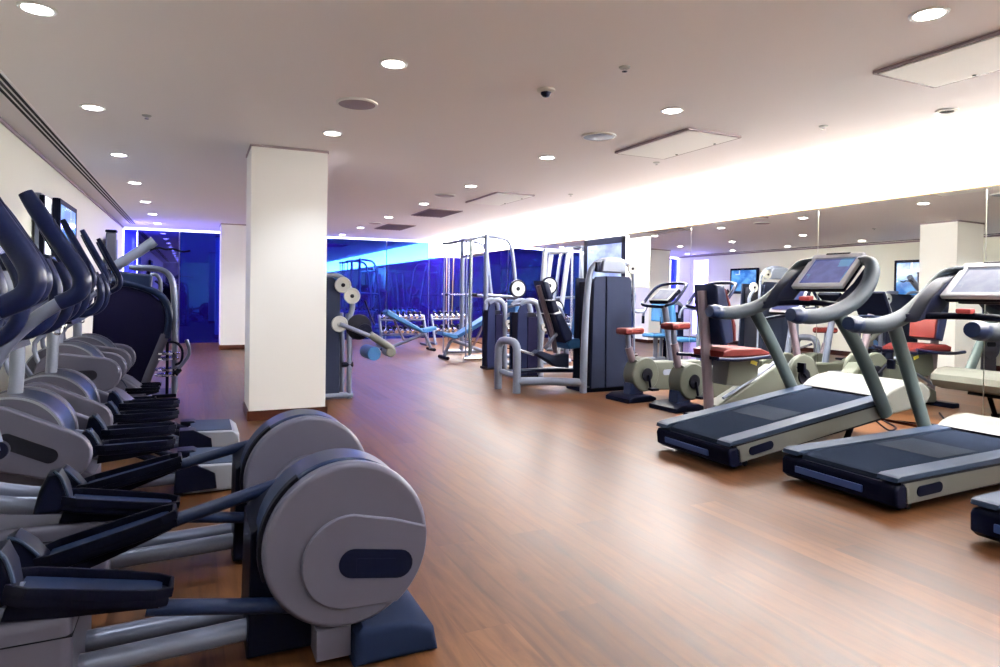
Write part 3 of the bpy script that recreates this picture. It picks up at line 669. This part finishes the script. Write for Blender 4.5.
def recumbent(loc):
    t = root('recumbent_bike', (*loc, 0), 'recumbent exercise bike with red seat and tall dark backrest behind the inclined treadmill', 'exercise bike')
    MB().box((.0, 0, .03), (.12, .56, .06), bev=.02).build('rear_foot', M['navy'], t)
    MB().box((1.35, 0, .03), (.12, .56, .06), bev=.02).build('front_foot', M['navy'], t)
    MB().tube([(.02, 0, .05), (-.03, 0, .65), (-.08, 0, 1.24)], .055, n=10, rb=.035, sm=3).build('back_post', M['mauve'], t)
    MB().prism([(-.06, 1.30), (.05, 1.29), (.10, 1.12), (.16, .92), (.17, .76), (.05, .74), (-.0, .9), (-.05, 1.12)], -.155, .155, bev=.03, seg=3).build('backrest', M['navypad'], t)
    MB().prism([(.045, 1.27), (.075, 1.26), (.14, 1.1), (.20, .92), (.205, .78), (.17, .765), (.155, .92), (.10, 1.12)], -.145, .145, bev=.02, seg=3).build('back_cushion', M['redpad'], t, label='red cushion')
    MB().prism([(-.0, .63), (-.01, .685), (.08, .71), (.45, .705), (.58, .66), (.58, .63)], -.21, .21, bev=.028, seg=3).build('seat', M['redpad'], t)
    s_ = MB().prism([(-.02, .60), (-.02, .63), (.60, .63), (.60, .60)], -.22, .22, bev=.008).build('seat_pan', M['navy'], t)
    for s in (-1, 1):
        MB().tube([(-.14, s * .27, .63), (.10, s * .27, .615), (.45, s * .27, .63), (.66, s * .25, .655)], .018, n=10, sm=4).build('side_grip', M['gripblue'], t)
    MB().prism([(.12, .36), (.16, .60), (.55, .60), (.52, .42), (.30, .34)], -.11, .11, bev=.02).build('seat_carriage', M['sage'], t)
    MB().box((.46, -.113, .56), (.08, .006, .035), rot=(0, .3, 0)).build('sticker', M['yellow'], s_)
    MB().prism([(.02, .04), (.04, .17), (.35, .30), (.80, .52), (1.30, .50), (1.42, .40), (1.42, .06), (.9, .05)], -.085, .085, bev=.02, seg=3).build('body', M['sage'], t)
    MB().tube([(.10, -.09, .24), (.40, -.09, .37), (.78, -.09, .56)], .016, n=8, sm=3).build('seat_rail', M['tubing'], t)
    for s in (-1, 1):
        c = MB().prism(arc(1.12, .40, .22, 0, 360, 36)[:-1], min(s * .075, s * .125), max(s * .075, s * .125), bev=.02, seg=3).build('crank_cover', M['sage'], t)
        MB().prism(arc(1.12, .40, .08, 0, 360, 24)[:-1], min(s * .12, s * .14), max(s * .12, s * .14), bev=.005).build('crank_hub', M['slot'], c)
        dx = .12 * s
        k = MB().tube([(1.12, s * .15, .40), (1.12 + dx, s * .155, .40 - s * .10)], .014, n=8, sm=1).build('crank', M['rubber'], t)
        MB().box((1.12 + dx, s * .2, .40 - s * .10), (.04, .08, .10), bev=.01).build('pedal', M['rubber'], k)
    MB().prism([(.84, .17), (.95, .30), (1.0, .30), (.92, .14)], -.092, -.08, bev=.002).build('badge', M['frame'], t)
    MB().tube([(1.20, 0, .5), (1.12, 0, .8), (1.06, 0, 1.02)], .04, n=10, rb=.032).build('console_post', M['mauve'], t)
    MB().tube([(.86, -.22, .98), (.98, -.24, .96), (1.08, -.14, .99), (1.10, 0, 1.0), (1.08, .14, .99), (.98, .24, .96), (.86, .22, .98)], .018, n=10, up=(0, 0, 1)).build('handlebar', M['gripblue'], t)
    Mx = Matrix.Translation((1.06, 0, 1.14)) @ Matrix.Rotation(R(-62), 4, 'Y')
    o = MB().box((0, 0, 0), (.28, .38, .05), bev=.015).build('console', M['navy'], t); o.matrix_local = Mx
    MB().box((0, 0, .024), (.27, .37, .014), bev=.006).build('screen_frame', M['bezel'], o)
    MB().box((0, 0, .033), (.21, .31, .004)).build('display', M['screen'], o)
recumbent((4.38, 4.72))

# ------------------------------------------------------------------ strength machines
def disc(t, x, y, z, r, name='pulley', mt='disc', th=.03, rim=True, hub=True):
    o = MB().lathe([(r * .96, -th / 2), (r, -th * .3), (r, th * .3), (r * .96, th / 2), (r * .8, th / 2), (r * .78, th * .36), (r * .3, th * .36), (r * .28, th / 2), (0, th / 2)], (x, y, z), (0, -1, 0), 28).build(name, M[mt], t)
    if hub: MB().lathe([(r * .25, 0), (r * .25, th * .7), (r * .15, th * .9), (0, th * .9)], (x, y, z), (0, -1, 0), 16).build('hub', M['slot'], o)
    return o
def weight_tower(t, w, d, h, lo=None, mt='shroudnavy', arch='frame'):
    """shrouded weight stack: two tall panels and a silver arch, front plane at local y=0"""
    hs = h * .82
    MB().prism([(.03, .04), (.0, hs), (.03, hs + .03), (w * .38, hs + .03), (w * .38, .04)], .02, .05, bev=.006).build('front_shroud', M[mt], t)
    MB().prism([(w * .40, .04), (w * .40, hs + .03), (w - .05, hs + .03), (w - .03, hs), (w - .03, .04)], .015, .05, bev=.006).build('front_shroud', M[mt], t)
    MB().prism([(.03, .04), (.03, hs), (w - .05, hs), (w - .03, .04)], d - .04, d - .01, bev=.006).build('back_shroud', M[mt], t)
    MB().box((w * .5, d * .5, h * .4), (w * .5, d * .4, h * .72)).build('weight_stack', M['slot'], t)
    MB().box((w / 2, d / 2, .03), (w + .02, d, .05), bev=.01).build('base', M[arch], t)

def leg_press():
    t = root('leg_press_machine', (4.27, 6.72, 0), 'seated strength machine with tall dark grey weight tower and navy backrest, beside the red-saddled bikes', 'strength machine')
    w, d, h = .76, .42, 1.55
    MB().prism([(.10, .05), (.13, 1.36), (.16, 1.41), (.30, 1.42), (.30, .05)], -.02, .02, bev=.008).build('front_shroud', M['shroud'], t)
    MB().prism([(.31, .05), (.31, 1.42), (.64, 1.42), (.68, 1.37), (.71, .05)], -.03, .02, bev=.008).build('front_shroud', M['shroud'], t)
    MB().prism([(.10, .05), (.13, 1.40), (.66, 1.40), (.71, .05)], d - .03, d, bev=.008).build('back_shroud', M['shroud'], t)
    MB().box((.40, d / 2, .70), (.48, d * .7, 1.3)).build('weight_stack', M['slot'], t)
    MB().box((.38, d / 2, .03), (.74, d, .06), bev=.012).build('base', M['navy'], t)
    MB().tube([(.0, .0, .0), (.01, .0, .5), (.03, .0, 1.0), (.07, .0, 1.40), (.13, .0, 1.54), (.24, .0, 1.60), (.42, 0, 1.62), (.58, 0, 1.60), (.68, 0, 1.53), (.72, 0, 1.42), (.74, 0, .9), (.75, 0, .05)], [.045, .045, .042, .04, .036, .034, .034, .032, .028, .020, .014, .014], n=12, rb=.04, sm=4).build('arch_frame', M['frame'], t)
    MB().prism([(.22, 1.47), (.24, 1.61), (.30, 1.635), (.52, 1.62), (.58, 1.56), (.56, 1.46)], -.06, .10, bev=.02, seg=3).build('top_cap', M['frame'], t)
    MB().box((.17, -.03, 1.53), (.06, .06, .12), bev=.015).build('cap_end', M['navy'], t)
    disc(t, .66, -.06, 1.52, .065, 'pulley', 'disc'); disc(t, .74, .10, 1.34, .07, 'pulley', 'white')
    MB().tube([(.74, .10, 1.30), (.82, .1, 1.18), (.80, .1, 1.0), (.95, .1, .98)], .022, n=8, sm=4).build('cable_arm', M['frame'], t)
    # front stirrup frame and floor beams
    x0 = -.79
    MB().tube([(x0 - .02, .70, .0), (x0 - .02, .70, .46), (x0 - .01, .68, .56), (x0, .60, .61), (x0 + .02, .38, .61), (x0 + .03, .30, .56), (x0 + .03, .28, .46), (x0 + .03, .28, .0)], .048, n=12, up=(1, 0, 0), rb=.048, sm=5).build('stirrup_frame', M['frame'], t)
    MB().tube([(x0 - .0, .69, .22), (x0 + .03, .29, .20)], .035, n=10, sm=1).build('stirrup_bar', M['frame'], t)
    MB().tube([(x0 + .04, .28, .14), (-.35, .16, .14), (.0, .02, .12)], .05, n=12, sm=2).build('floor_beam', M['frame'], t)
    MB().tube([(x0 + .03, .60, .22), (-.3, .60, .22), (.2, .42, .22)], .03, n=10, sm=2).build('floor_beam', M['slate'], t)
    MB().tube([(x0 + .05, .36, .52), (x0 + .32, .40, .44)], .018, n=8, sm=1).build('slide_rod', M['chrome'], t)
    MB().prism([(-.46, .46), (-.40, .50), (-.18, .42), (.02, .44), (.02, .26), (-.15, .28)], .36, .52, bev=.02).build('seat_carriage', M['shroud'], t)
    # seat
    MB().tube([(-.36, .5, 1.30), (-.26, .5, 1.0), (-.16, .5, .72), (-.10, .5, .45)], .03, n=10, rb=.04, sm=3).build('back_post', M['mauve'], t)
    MB().prism([(-.36, 1.36), (-.27, 1.34), (-.20, 1.14), (-.28, 1.12)], .38, .66, bev=.025, seg=3).build('headrest', M['navypad'], t)
    MB().prism([(-.27, 1.11), (-.19, 1.12), (-.13, .98), (-.22, .95)], .34, .70, bev=.025, seg=3).build('upper_back_pad', M['navypad'], t)
    MB().prism([(-.21, .94), (-.11, .96), (.05, .70), (.04, .62), (-.05, .58), (-.10, .66)], .32, .72, bev=.03, seg=3).build('lower_back_pad', M['navypad'], t)
    MB().prism([(-.02, .56), (.02, .64), (.30, .62), (.34, .56), (.30, .52), (.02, .50)], .34, .70, bev=.025, seg=3).build('seat', M['bluepad'], t)
    MB().tube([(-.26, .5, .50), (-.14, .46, .66), (-.06, .46, .72)], .026, n=8, sm=2).build('adjuster', M['tubing'], t)
leg_press()

def seat_machine(loc, label, back=True, flip=1, pad='bluepad', kw=1.0, sk=1.0, zk=.77):
    t = root('strength_machine', (*loc, 0), label, 'strength machine')
    w, d, h = .42, .42, 1.42
    MB().prism([(.02, .04), (.0, .5), (.02, 1.24), (.10, 1.38), (.19, 1.40), (.19, .04)], .0, .04, bev=.008).build('front_shroud', M['shroudnavy'], t)
    MB().prism([(.20, .04), (.20, 1.12), (.38, 1.12), (.39, .04)], -.01, .03, bev=.008).build('front_shroud', M['shroudviolet'], t)
    MB().prism([(.02, .04), (.02, 1.2), (.38, 1.2), (.39, .04)], d - .03, d, bev=.008).build('back_shroud', M['shroudnavy'], t)
    MB().box((.20, d / 2, .62), (.30, d * .7, 1.16)).build('weight_stack', M['slot'], t)
    MB().box((.22, d / 2, .025), (.48, d, .05), bev=.01).build('base', M['slot'], t)
    MB().tube([(.06, .02, 1.34), (.14, .02, 1.40), (.26, .02, 1.42), (.38, .02, 1.36), (.43, .02, 1.2), (.44, .02, .9), (.46, .02, .0)], [.03, .045, .055, .055, .055, .055, .055], n=12, sm=5).build('arch_frame', M['frame'], t)
    MB().tube([(.06, d, 1.34), (.14, d, 1.40), (.26, d, 1.42), (.38, d, 1.36), (.43, d, 1.2), (.44, d, .9), (.46, d, .0)], [.03, .04, .045, .045, .045, .045, .045], n=10, sm=4).build('arch_frame', M['frame'], t)
    # seat on a floor beam
    for c_ in t.children: c_.scale = (kw, kw * .8, zk)
    x = .46 * kw; d = .42 * kw * .8
    MB().tube([(x, d / 2, .08), (x + .95 * sk, d / 2, .08)], .04, n=10, sm=1).build('floor_beam', M['frame'], t)
    MB().tube([(x + .92 * sk, d / 2 - .28, .04), (x + .92 * sk, d / 2 + .28, .04)], .035, n=10, sm=1).build('rear_foot', M['frame'], t)
    MB().tube([(x + .50 * sk, d / 2, .08), (x + .50 * sk, d / 2, .46)], .04, n=10, sm=1).build('seat_post', M['tubing'], t)
    MB().box((x + .48 * sk, d / 2, .50), (.38, .34, .07), bev=.03, seg=3).build('seat', M[pad], t)
    if back:
        MB().tube([(x + .70, d / 2, .08), (x + .74, d / 2, .6), (x + .80, d / 2, 1.05)], .032, n=10, sm=2).build('back_post', M['tubing'], t)
        MB().prism([(x + .66, .58), (x + .74, 1.10), (x + .81, 1.12), (x + .75, .58)], d / 2 - .16, d / 2 + .16, bev=.025, seg=3).build('backrest', M[pad], t)
    else:
        MB().box((x + .18, d / 2, .92), (.08, .30, .34), bev=.03, seg=3).build('chest_pad', M[pad], t)
        MB().tube([(x, d / 2, .80), (x + .16, d / 2, .88)], .03, n=8, sm=1).build('pad_arm', M['tubing'], t)
    for s in (-1, 1):
        MB().tube([(x + .05, d / 2 + s * .10, .98), (x + .20, d / 2 + s * .24, 1.02), (x + .28, d / 2 + s * .26, .92), (x + .30, d / 2 + s * .26, .80)], .022, n=8, sm=4).build('press_arm', M['tubing'], t)
        MB().cyl((x + .30, d / 2 + s * .26, .84), (x + .30, d / 2 + s * .26, .70), .026).build('hand_grip', M['rubber'], t)
    disc(t, x + .02, -.06, .72, .06, 'pulley', 'disc')
    return t
seat_machine((4.12, 8.22), 'seated machine with dark violet weight tower, the nearer of two slim rounded towers', True, kw=.85)
seat_machine((4.14, 9.30), 'seated machine with dark violet weight tower, the farther of two slim rounded towers', False, kw=.70, sk=.42)

# ------------------------------------------------------------------ smith machine / bar rack
def bar_rack():
    t = root('bar_rack_machine', (4.75, 10.75, 0), 'tall silver guided-bar rack with curved top tubes in the middle distance', 'weight rack')
    for y in (0, 1.15):
        MB().tube([(.0, y, .03), (.0, y, 1.2), (.0, y, 2.26)], .045, n=12, sm=1).build('front_upright', M['tubing'], t)
        MB().tube([(.0, y, 2.22), (.28, y, 2.20), (.44, y, 2.14), (.52, y, 1.95), (.58, y, 1.5), (.66, y, .9), (.72, y, .04)], .035, n=12, sm=5).build('curved_leg', M['tubing'], t)
        MB().tube([(-.36, y, .05), (.80, y, .05)], .04, n=10, sm=1).build('floor_beam', M['tubing'], t)
        MB().cyl((-.26, y + .04, .08), (-.26, y + .04, 2.18), .014).build('guide_rod', M['chrome'], t)
        MB().tube([(-.42, y, 2.15), (-.26, y, 2.16), (.0, y, 2.22)], .03, n=10, sm=3).build('top_arm', M['tubing'], t)
        MB().tube([(0, y, 1.16), (.62, y, 1.12)], .03, n=10, sm=1).build('side_beam', M['tubing'], t)
    a = MB()
    r = MB().cyl((-.31, 0, .06), (-.31, 0, 2.2), .020).build('rack_post', M['upright'], t)
    MB().cyl((-.38, .0, .03), (-.38, .0, 2.16), .014).build('rack_post', M['tubing'], t)
    MB().cyl((-.38, 1.15, .03), (-.38, 1.15, 2.16), .014).build('rack_post', M['tubing'], t)
    MB().tube([(-.26, 0, 2.17), (-.26, 1.15, 2.17)], .028, n=10, sm=1).build('cross_tube', M['tubing'], t)
    MB().tube([(.0, 0, 1.9), (.0, 1.15, 1.9)], .028, n=10, sm=1).build('cross_tube', M['tubing'], t)
    MB().tube([(.62, 0, .6), (.62, 1.15, .6)], .028, n=10, sm=1).build('cross_tube', M['tubing'], t)
    b = MB().cyl((-.26, -.45, 1.16), (-.26, 1.6, 1.16), .015).build('bar', M['chrome'], t)
    MB().cyl((-.26, -.20, 1.16), (-.26, -.05, 1.16), .03).build('sleeve', M['rubber'], b)
    MB().cyl((-.26, 1.2, 1.16), (-.26, 1.35, 1.16), .03).build('sleeve', M['rubber'], b)
    for k, (x, z) in enumerate(((.54, 1.28), (.37, .92))): 
        MB().cyl((x, -.16, z), (x, .0, z), .02).build('peg', M['tubing'], t)
    MB().tube([(-.50, -.22, .05), (.1, -.22, .05)], .03, n=10, sm=1).build('floor_beam', M['chrome'], t)
bar_rack()
def plate(x, y, z, r, label, grp):
    o = MB().lathe([(r * .98, -.018), (r, -.01), (r, .01), (r * .98, .018), (r * .82, .018), (r * .80, .012), (0, .012)], (0, 0, 0), (0, -1, 0), 32)
    e = root('weight_plate', (x, y, z), label, 'weight plate', group=grp)
    o.build('rim', M['rubber'], e)
    f = MB().lathe([(r * .80, .0), (r * .80, .0195), (r * .24, .0195), (r * .24, .0)], (0, 0, 0), (0, -1, 0), 32).build('face', M['disc'], e, label='pale grey face')
    MB().lathe([(r * .2, .0), (r * .2, .03), (r * .1, .034), (0, .034)], (0, 0, 0), (0, -1, 0), 16).build('hub', M['slot'], e)
gp = 'weight plates hung on the bar rack and frame'
plate(5.29, 10.54, 1.28, .165, 'large pale weight plate on upper peg of the bar rack', gp)
plate(5.12, 10.54, .92, .155, 'pale weight plate on lower peg of the bar rack', gp)

def a_frame():
    t = root('cable_machine', (5.22, 9.58, 0), 'pale slanted-post cable frame with plates behind the two slim towers', 'strength machine')
    for k, y in ((0, 0.0), (1, .6)):
        if k == 0: MB().tube([(-.10, y, .03), (.02, y, 1.0), (.10, y, 1.96)], .045, n=12, rb=.035, sm=1).build('slanted_post', M['silver_edge'], t)
        MB().tube([(.34, y, .03), (.42, y, 1.0), (.56, y, 1.98)], .045, n=12, rb=.035, sm=1).build('slanted_post', M['silver_edge'], t)
        MB().tube([(-.2, y, .05), (.60, y, .05)], .04, n=10, sm=1).build('floor_beam', M['frame'], t)
    MB().tube([(.08, 0, 1.90), (.55, 0, 1.93)], .035, n=10, sm=1).build('top_beam', M['silver_edge'], t)
    MB().tube([(.55, 0, 1.93), (.55, .6, 1.93)], .035, n=10, sm=1).build('cross_tube', M['silver_edge'], t)
    MB().cyl((.12, -.083, 1.33), (.12, .25, 1.33), .02).build('axle', M['tubing'], t)
    MB().cyl((.25, -.083, .95), (.25, .25, .95), .02).build('axle', M['tubing'], t)
    MB().cyl((.68, .1, .05), (.68, .1, 2.0), .02).build('guide_rod', M['chrome'], t)
a_frame()
plate(5.34, 9.48, 1.33, .15, 'pale weight plate on upper axle of the slanted cable frame', gp)
plate(5.47, 9.48, .95, .15, 'pale weight plate on lower axle of the slanted cable frame', gp)

# ------------------------------------------------------------------ benches, racks, dumbbells
def bench(loc, flip, label):
    t = root('weight_bench', (*loc, 0), label, 'bench', group='blue adjustable benches'); f = flip * .94
    def X(a): return f * a
    MB().prism([(X(-.46), .80), (X(-.42), .85), (X(.36), .44), (X(.34), .38), (X(-.44), .74)], -.15, .15, bev=.022, seg=3).build('back_pad', M['bluepad'], t)
    MB().prism([(X(.34), .38), (X(.38), .45), (X(.66), .50), (X(.68), .44), (X(.42), .37)], -.15, .15, bev=.022, seg=3).build('seat_pad', M['bluepad'], t)
    MB().tube([(X(-.42), 0, .05), (X(.0), 0, .20), (X(.42), 0, .34)], .035, n=10, sm=2).build('spine', M['tubing'], t)
    MB().tube([(X(.36), 0, .36), (X(.46), 0, .30), (X(.54), 0, .15), (X(.58), 0, .04)], .032, n=10, sm=4).build('front_leg', M['tubing'], t)
    MB().tube([(X(-.25), 0, .64), (X(-.12), 0, .4), (X(-.02), 0, .22)], .024, n=8, sm=2).build('adjuster', M['mauve'], t)
    MB().tube([(X(-.44), -.26, .035), (X(-.44), .26, .035)], .032, n=10, sm=1).build('rear_foot', M['navy'], t)
    MB().tube([(X(.59), -.22, .035), (X(.59), .22, .035)], .032, n=10, sm=1).build('front_foot', M['navy'], t)
bench((3.86, 12.75), 1, 'blue inclined bench in front of the dumbbell rack, its back raised to the left')
bench((4.62, 11.05), -1, 'blue inclined bench under the bar rack, its back raised to the right')
def db_rack(x, y, w, lab, n, lab2):
    t = root('dumbbell_rack', (x, y, 0), lab, 'dumbbell rack')
    for s in (-1, 1):
        MB().tube([(s * w / 2, -.18, .02), (s * w / 2, -.05, .35), (s * w / 2, .12, .68)], .03, n=10, sm=1).build('side_frame', M['tubing'], t)
        MB().tube([(s * w / 2, .25, .03), (s * w / 2, -.22, .03)], .03, n=10, sm=1).build('foot', M['tubing'], t)
    for z, yy in ((.60, .06), (.28, -.06)):
        MB().box((0, yy - .06, z - .02), (w, .03, .03), rot=(.4, 0, 0)).build('shelf_rail', M['tubing'], t)
        MB().box((0, yy + .08, z + .03), (w, .03, .03), rot=(.4, 0, 0)).build('shelf_rail', M['tubing'], t)
    k = 0
    for tier, (z, yy) in enumerate(((.60, .06), (.28, -.06))):
        for i in range(n):
            xx = x - w / 2 + w * (i + .6) / (n + .2); r = .034 + .006 * ((i * 3 + tier) % 4) / 3 + (.008 if tier else 0)
            e = root('dumbbell', (xx, y + yy, z + .062 + r * .7), 'dumbbell on the %s tier of %s, %s from the left' % (('upper', 'lower')[tier], lab2, ordn[i] if i else 'first'), 'dumbbell', group='dumbbells on ' + lab2)
            e.rotation_euler = (.42, 0, 0)
            MB().cyl((0, -.08, 0), (0, .08, 0), .013, n=10).build('grip', M['chrome'], e)
            for s in (-1, 1):
                MB().cyl((0, s * .055, 0), (0, s * .125, 0), r, n=16, bev=.008).build('head', M['chrome' if s < 0 else 'rubber'], e)
db_rack(4.20, 14.05, 1.02, 'two-tier dumbbell rack against the blue glass behind the blue bench', 8, 'the rack behind the bench')
db_rack(5.42, 14.3, .86, 'two-tier dumbbell rack in the far right corner behind the bar rack', 6, 'the rack in the corner')

# ------------------------------------------------------------------ machine behind the pillar
def curl_machine():
    t = root('curl_machine', (1.0, 7.35, 0), 'dark weight tower with roller arm and black disc, half hidden behind the near pillar', 'strength machine')
    MB().prism([(-.25, .06), (-.25, 1.26), (-.15, 1.36), (.38, 1.36), (.47, 1.27), (.47, .06)], -.02, .03, bev=.01).build('front_shroud', M['shroud'], t)
    MB().prism([(-.25, .06), (-.25, 1.34), (.50, 1.34), (.50, .06)], .36, .40, bev=.01).build('back_shroud', M['shroud'], t)
    MB().box((.12, .19, .68), (.6, .3, 1.2)).build('weight_stack', M['slot'], t)
    MB().tube([(.2, -.0, 1.37), (.38, 0, 1.38), (.50, 0, 1.34), (.58, 0, 1.22), (.61, 0, 1.05), (.58, 0, .9)], .03, n=10, sm=4).build('arch_frame', M['frame'], t)
    MB().tube([(-.3, .0, .04), (.62, 0, .04)], .035, n=10, sm=1).build('floor_beam', M['frame'], t)
    for y in (0, .4): MB().tube([(.58, y, .0), (.58, y, .6), (.56, y, .95)], .03, n=10, sm=1).build('rear_post', M['tubing'], t)
    MB().tube([(.50, 0, .38), (.62, .0, .38)], .03, n=8, sm=1).build('brace', M['navy'], t)
    disc(t, .49, -.05, 1.27, .09); disc(t, .59, -.06, 1.15, .09); disc(t, .45, -.09, .84, .09, 'pivot_cap', 'disc', hub=False)
    o = MB().lathe([(.14, -.02), (.145, 0), (.14, .02), (.05, .03), (0, .03)], (.68, -.02, .80), (0, -1, 0), 36).build('cam_disc', M['slot'], t)
    disc(t, .74, -.06, .76, .08, 'pivot_cap', 'navy', hub=False)
    MB().tube([(.45, -.12, .84), (.74, -.12, .72), (1.0, -.12, .60)], .025, n=10, sm=1).build('lever_arm', M['tubing'], t)
    MB().tube([(.78, -.12, .72), (1.04, -.12, .55)], .042, n=12, sm=1).build('lever_sleeve', M['cream'], t)
    MB().cyl((1.02, -.16, .52), (1.02, .06, .52), .06, bev=.02).build('roller_cap', M['cream'], t)
    MB().cyl((.84, -.10, .50), (.84, .30, .50), .08, bev=.02).build('roller_pad', M['bluepad'], t)
    MB().tube([(.74, -.04, 1.1), (.80, -.02, .95), (.86, -.02, .82)], .008, n=6, sm=2).build('cable', M['slot'], t)
curl_machine()

# ------------------------------------------------------------------ shielded machine after the left row
def shield_machine():
    t = root('shielded_machine', (-.55, 8.15, 0), 'machine with broad dark curved shield and silver tube frame beyond the left trainers', 'strength machine')
    sh = [(-.42, .04), (-.44, .60), (-.42, 1.16), (-.37, 1.26), (-.16, 1.25), (.10, 1.16), (.22, 1.06), (.27, .90), (.24, .66), (.12, .32), (.02, .04)]
    MB().prism(sh, -.03, .02, bev=.02, seg=3).build('shield', M['shroudviolet'], t)
    MB().tube([(-.40, -.03, 1.24), (-.34, -.03, 1.29), (-.14, -.03, 1.275), (.12, -.03, 1.19), (.25, -.03, 1.08), (.30, -.03, .90), (.27, -.03, .66)], .038, n=10, sm=5).build('shield_rim', M['slate'], t)
    MB().tube([(.26, -.03, .70), (.17, -.03, .45), (.08, -.03, .2), (.04, -.03, .0)], .045, n=10, rb=.035, sm=4).build('front_leg', M['silver'], t)
    MB().box((-.06, .05, 1.30), (.36, .22, .16), rot=(0, .10, 0), bev=.03, seg=3).build('counterweight_box', M['slate'], t)
    for y in (.0, .45):
        MB().tube([(-.1, y, 1.44), (.18, y, 1.43), (.30, y, 1.34), (.34, y, 1.1), (.35, y, .5), (.35, y, .0)], .028, n=10, sm=5).build('tube_frame', M['tubing'], t)
    MB().tube([(.10, .1, 1.36), (.16, .1, 1.36), (.20, .1, 1.28), (.20, .1, 1.1)], .02, n=8, sm=4).build('inner_tube', M['tubing'], t)
    MB().tube([(-.24, .05, 1.44), (.02, .05, 1.64), (.14, .05, 1.74)], .055, n=12, rb=.05, sm=1).build('slanted_arm', M['frame'], t)
    MB().tube([(.10, .0, 1.63), (.18, -.02, 1.66), (.26, -.02, 1.645), (.34, -.02, 1.65), (.42, -.02, 1.625), (.50, -.02, 1.64)], .010, n=8, sm=4).build('pull_bar', M['navy'], t)
    MB().box((-.28, .10, 1.62), (.10, .10, .40), bev=.03, seg=3).build('head_post', M['silver'], t)
    MB().box((-.28, .10, 1.83), (.11, .11, .03), bev=.012).build('post_cap', M['navy'], t)
    for i, z in enumerate((.24, .30, .42, .48)):
        MB().lathe([(.11, 0), (.12, .006), (.12, .022), (.11, .028)], (.28, .0, z), (0, 0, 1), 24).build('weight_disc', M['chrome'], t)
    MB().cyl((.28, 0, .02), (.28, 0, .62), .016).build('guide_rod', M['navy'], t)
    MB().tube([(.38, -.05, .30), (.50, -.05, .48), (.47, -.05, .64)], .020, n=10, sm=4).build('hand_lever', M['tubing'], t)
    MB().cyl((.36, -.07, .27), (.40, -.03, .31), .035).build('lever_knob', M['rubber'], t)
    MB().tube([(.30, -.02, .62), (.38, -.02, .60), (.43, -.02, .52), (.42, -.02, .40), (.36, -.02, .36)], .014, n=8, sm=4).build('loop_handle', M['navy'], t)
    MB().box((.0, .22, .02), (.75, .5, .04), bev=.01).build('base', M['navy'], t)
shield_machine()

# ------------------------------------------------------------------ televisions and wall displays
def television(name, loc, w, h, face, label, mt, d=.07, bracket=.12, cat='television'):
    """face = +1 looks toward +x, -1 toward -x; loc is the centre of the screen face"""
    t = root(name, loc, label, cat)
    MB().box((-face * d / 2, 0, 0), (d, w, h), bev=.012).build('housing', M['white' if face < 0 else 'navy'], t)
    f = MB(); q = .11 if face < 0 else .06
    for y, z, ly, lz in ((0, h / 2 - q / 2, w, q), (0, -h / 2 + .04, w, .08), (w / 2 - q / 2, 0, q, h), (-w / 2 + q / 2, 0, q, h)): f.box((face * .004, y, z), (.014, ly - .01, lz - .008), bev=.004)
    f.build('bezel', M['navy'], t)
    MB().box((face * .002, 0, .008), (.008, w - .11, h - .13)).build('screen', M[mt], t)
    if bracket: MB().box((-face * (d + bracket / 2), 0, 0), (bracket, .30, .30), bev=.01).build('wall_bracket', M['frame'], t)
    return t
television('mounted_television', (-1.28, 8.58, 1.74), 1.06, .80, 1, 'blue television on the left wall above the ellipticals', 'tvblue', .06, .06)
television('mounted_television', (-1.31, 13.4, 1.76), 1.0, .70, 1, 'television far along the left wall, seen reflected in the mirrors', 'tvblue', .05, .04)
television('mounted_television', (5.86, 8.65, 1.70), 1.16, .78, -1, 'large bright television before the right-hand mirrors, above the tall weight tower', 'tvpale', .06, .12)
lb = root('mounted_light_box', (-1.37, 7.78, 1.72), 'white glowing upright light box with dark edge beside the blue television', 'light box')
MB().box((-.0, 0, 0), (.05, .46, .80), bev=.006).build('housing', M['frame'], lb)
MB().box((.025, .06, 0), (.012, .30, .78)).build('glowing_panel', M['backlit'], lb)
MB().box((.03, -.20, -.02), (.04, .07, .80), bev=.005).build('dark_edge', M['navy'], lb)

# cables from the treadmills to the wall
def floor_cable(pts, label, mt='cable'):
    o = MB().tube(pts, .008, n=8, sm=6, up=(0, 0, 1)).build('power_cable', M[mt]); tag(o, label, 'cable', 'cables behind the treadmills')
floor_cable([(5.72, 2.7, .12), (5.77, 2.8, .02), (5.85, 3.0, .012), (6.0, 3.3, .012)], 'white cable rising behind the middle treadmill')
floor_cable([(5.56, 3.9, .1), (5.62, 3.8, .012), (5.8, 3.85, .012), (6.0, 4.1, .012)], 'dark cable lying on the floor behind the inclined treadmill', 'rubber')
# ------------------------------------------------------------------ camera and render settings
cam = bpy.data.cameras.new('camera'); co = bpy.data.objects.new('camera', cam); COL.objects.link(co)
cam.sensor_width = 36; cam.lens = 652.15 * .036; cam.shift_y = -(333.5 - 293.02) / 1000; cam.clip_end = 100; cam.clip_start = .05
TH = .4378
mt = Matrix.Rotation(-TH, 4, 'Z') @ Matrix.Rotation(PI / 2, 4, 'X') @ Matrix.Rotation(.0103, 4, 'Z')
co.matrix_world = Matrix.Translation((0, 0, 1.2)) @ mt
sc = bpy.context.scene; sc.camera = co
w = bpy.data.worlds.new('world'); sc.world = w; w.use_nodes = True
w.node_tree.nodes['Background'].inputs['Color'].default_value = (.02, .02, .03, 1); w.node_tree.nodes['Background'].inputs['Strength'].default_value = .5
sc.view_settings.view_transform = 'Standard'; sc.view_settings.look = 'None'; sc.view_settings.gamma = 1
sc.view_settings.use_curve_mapping = False; sc.view_settings.exposure = 0.68
sc.cycles.use_denoising = True
sc.cycles.max_bounces = 8; sc.cycles.diffuse_bounces = 4; sc.cycles.glossy_bounces = 6
sc.cycles.sample_clamp_indirect = 6
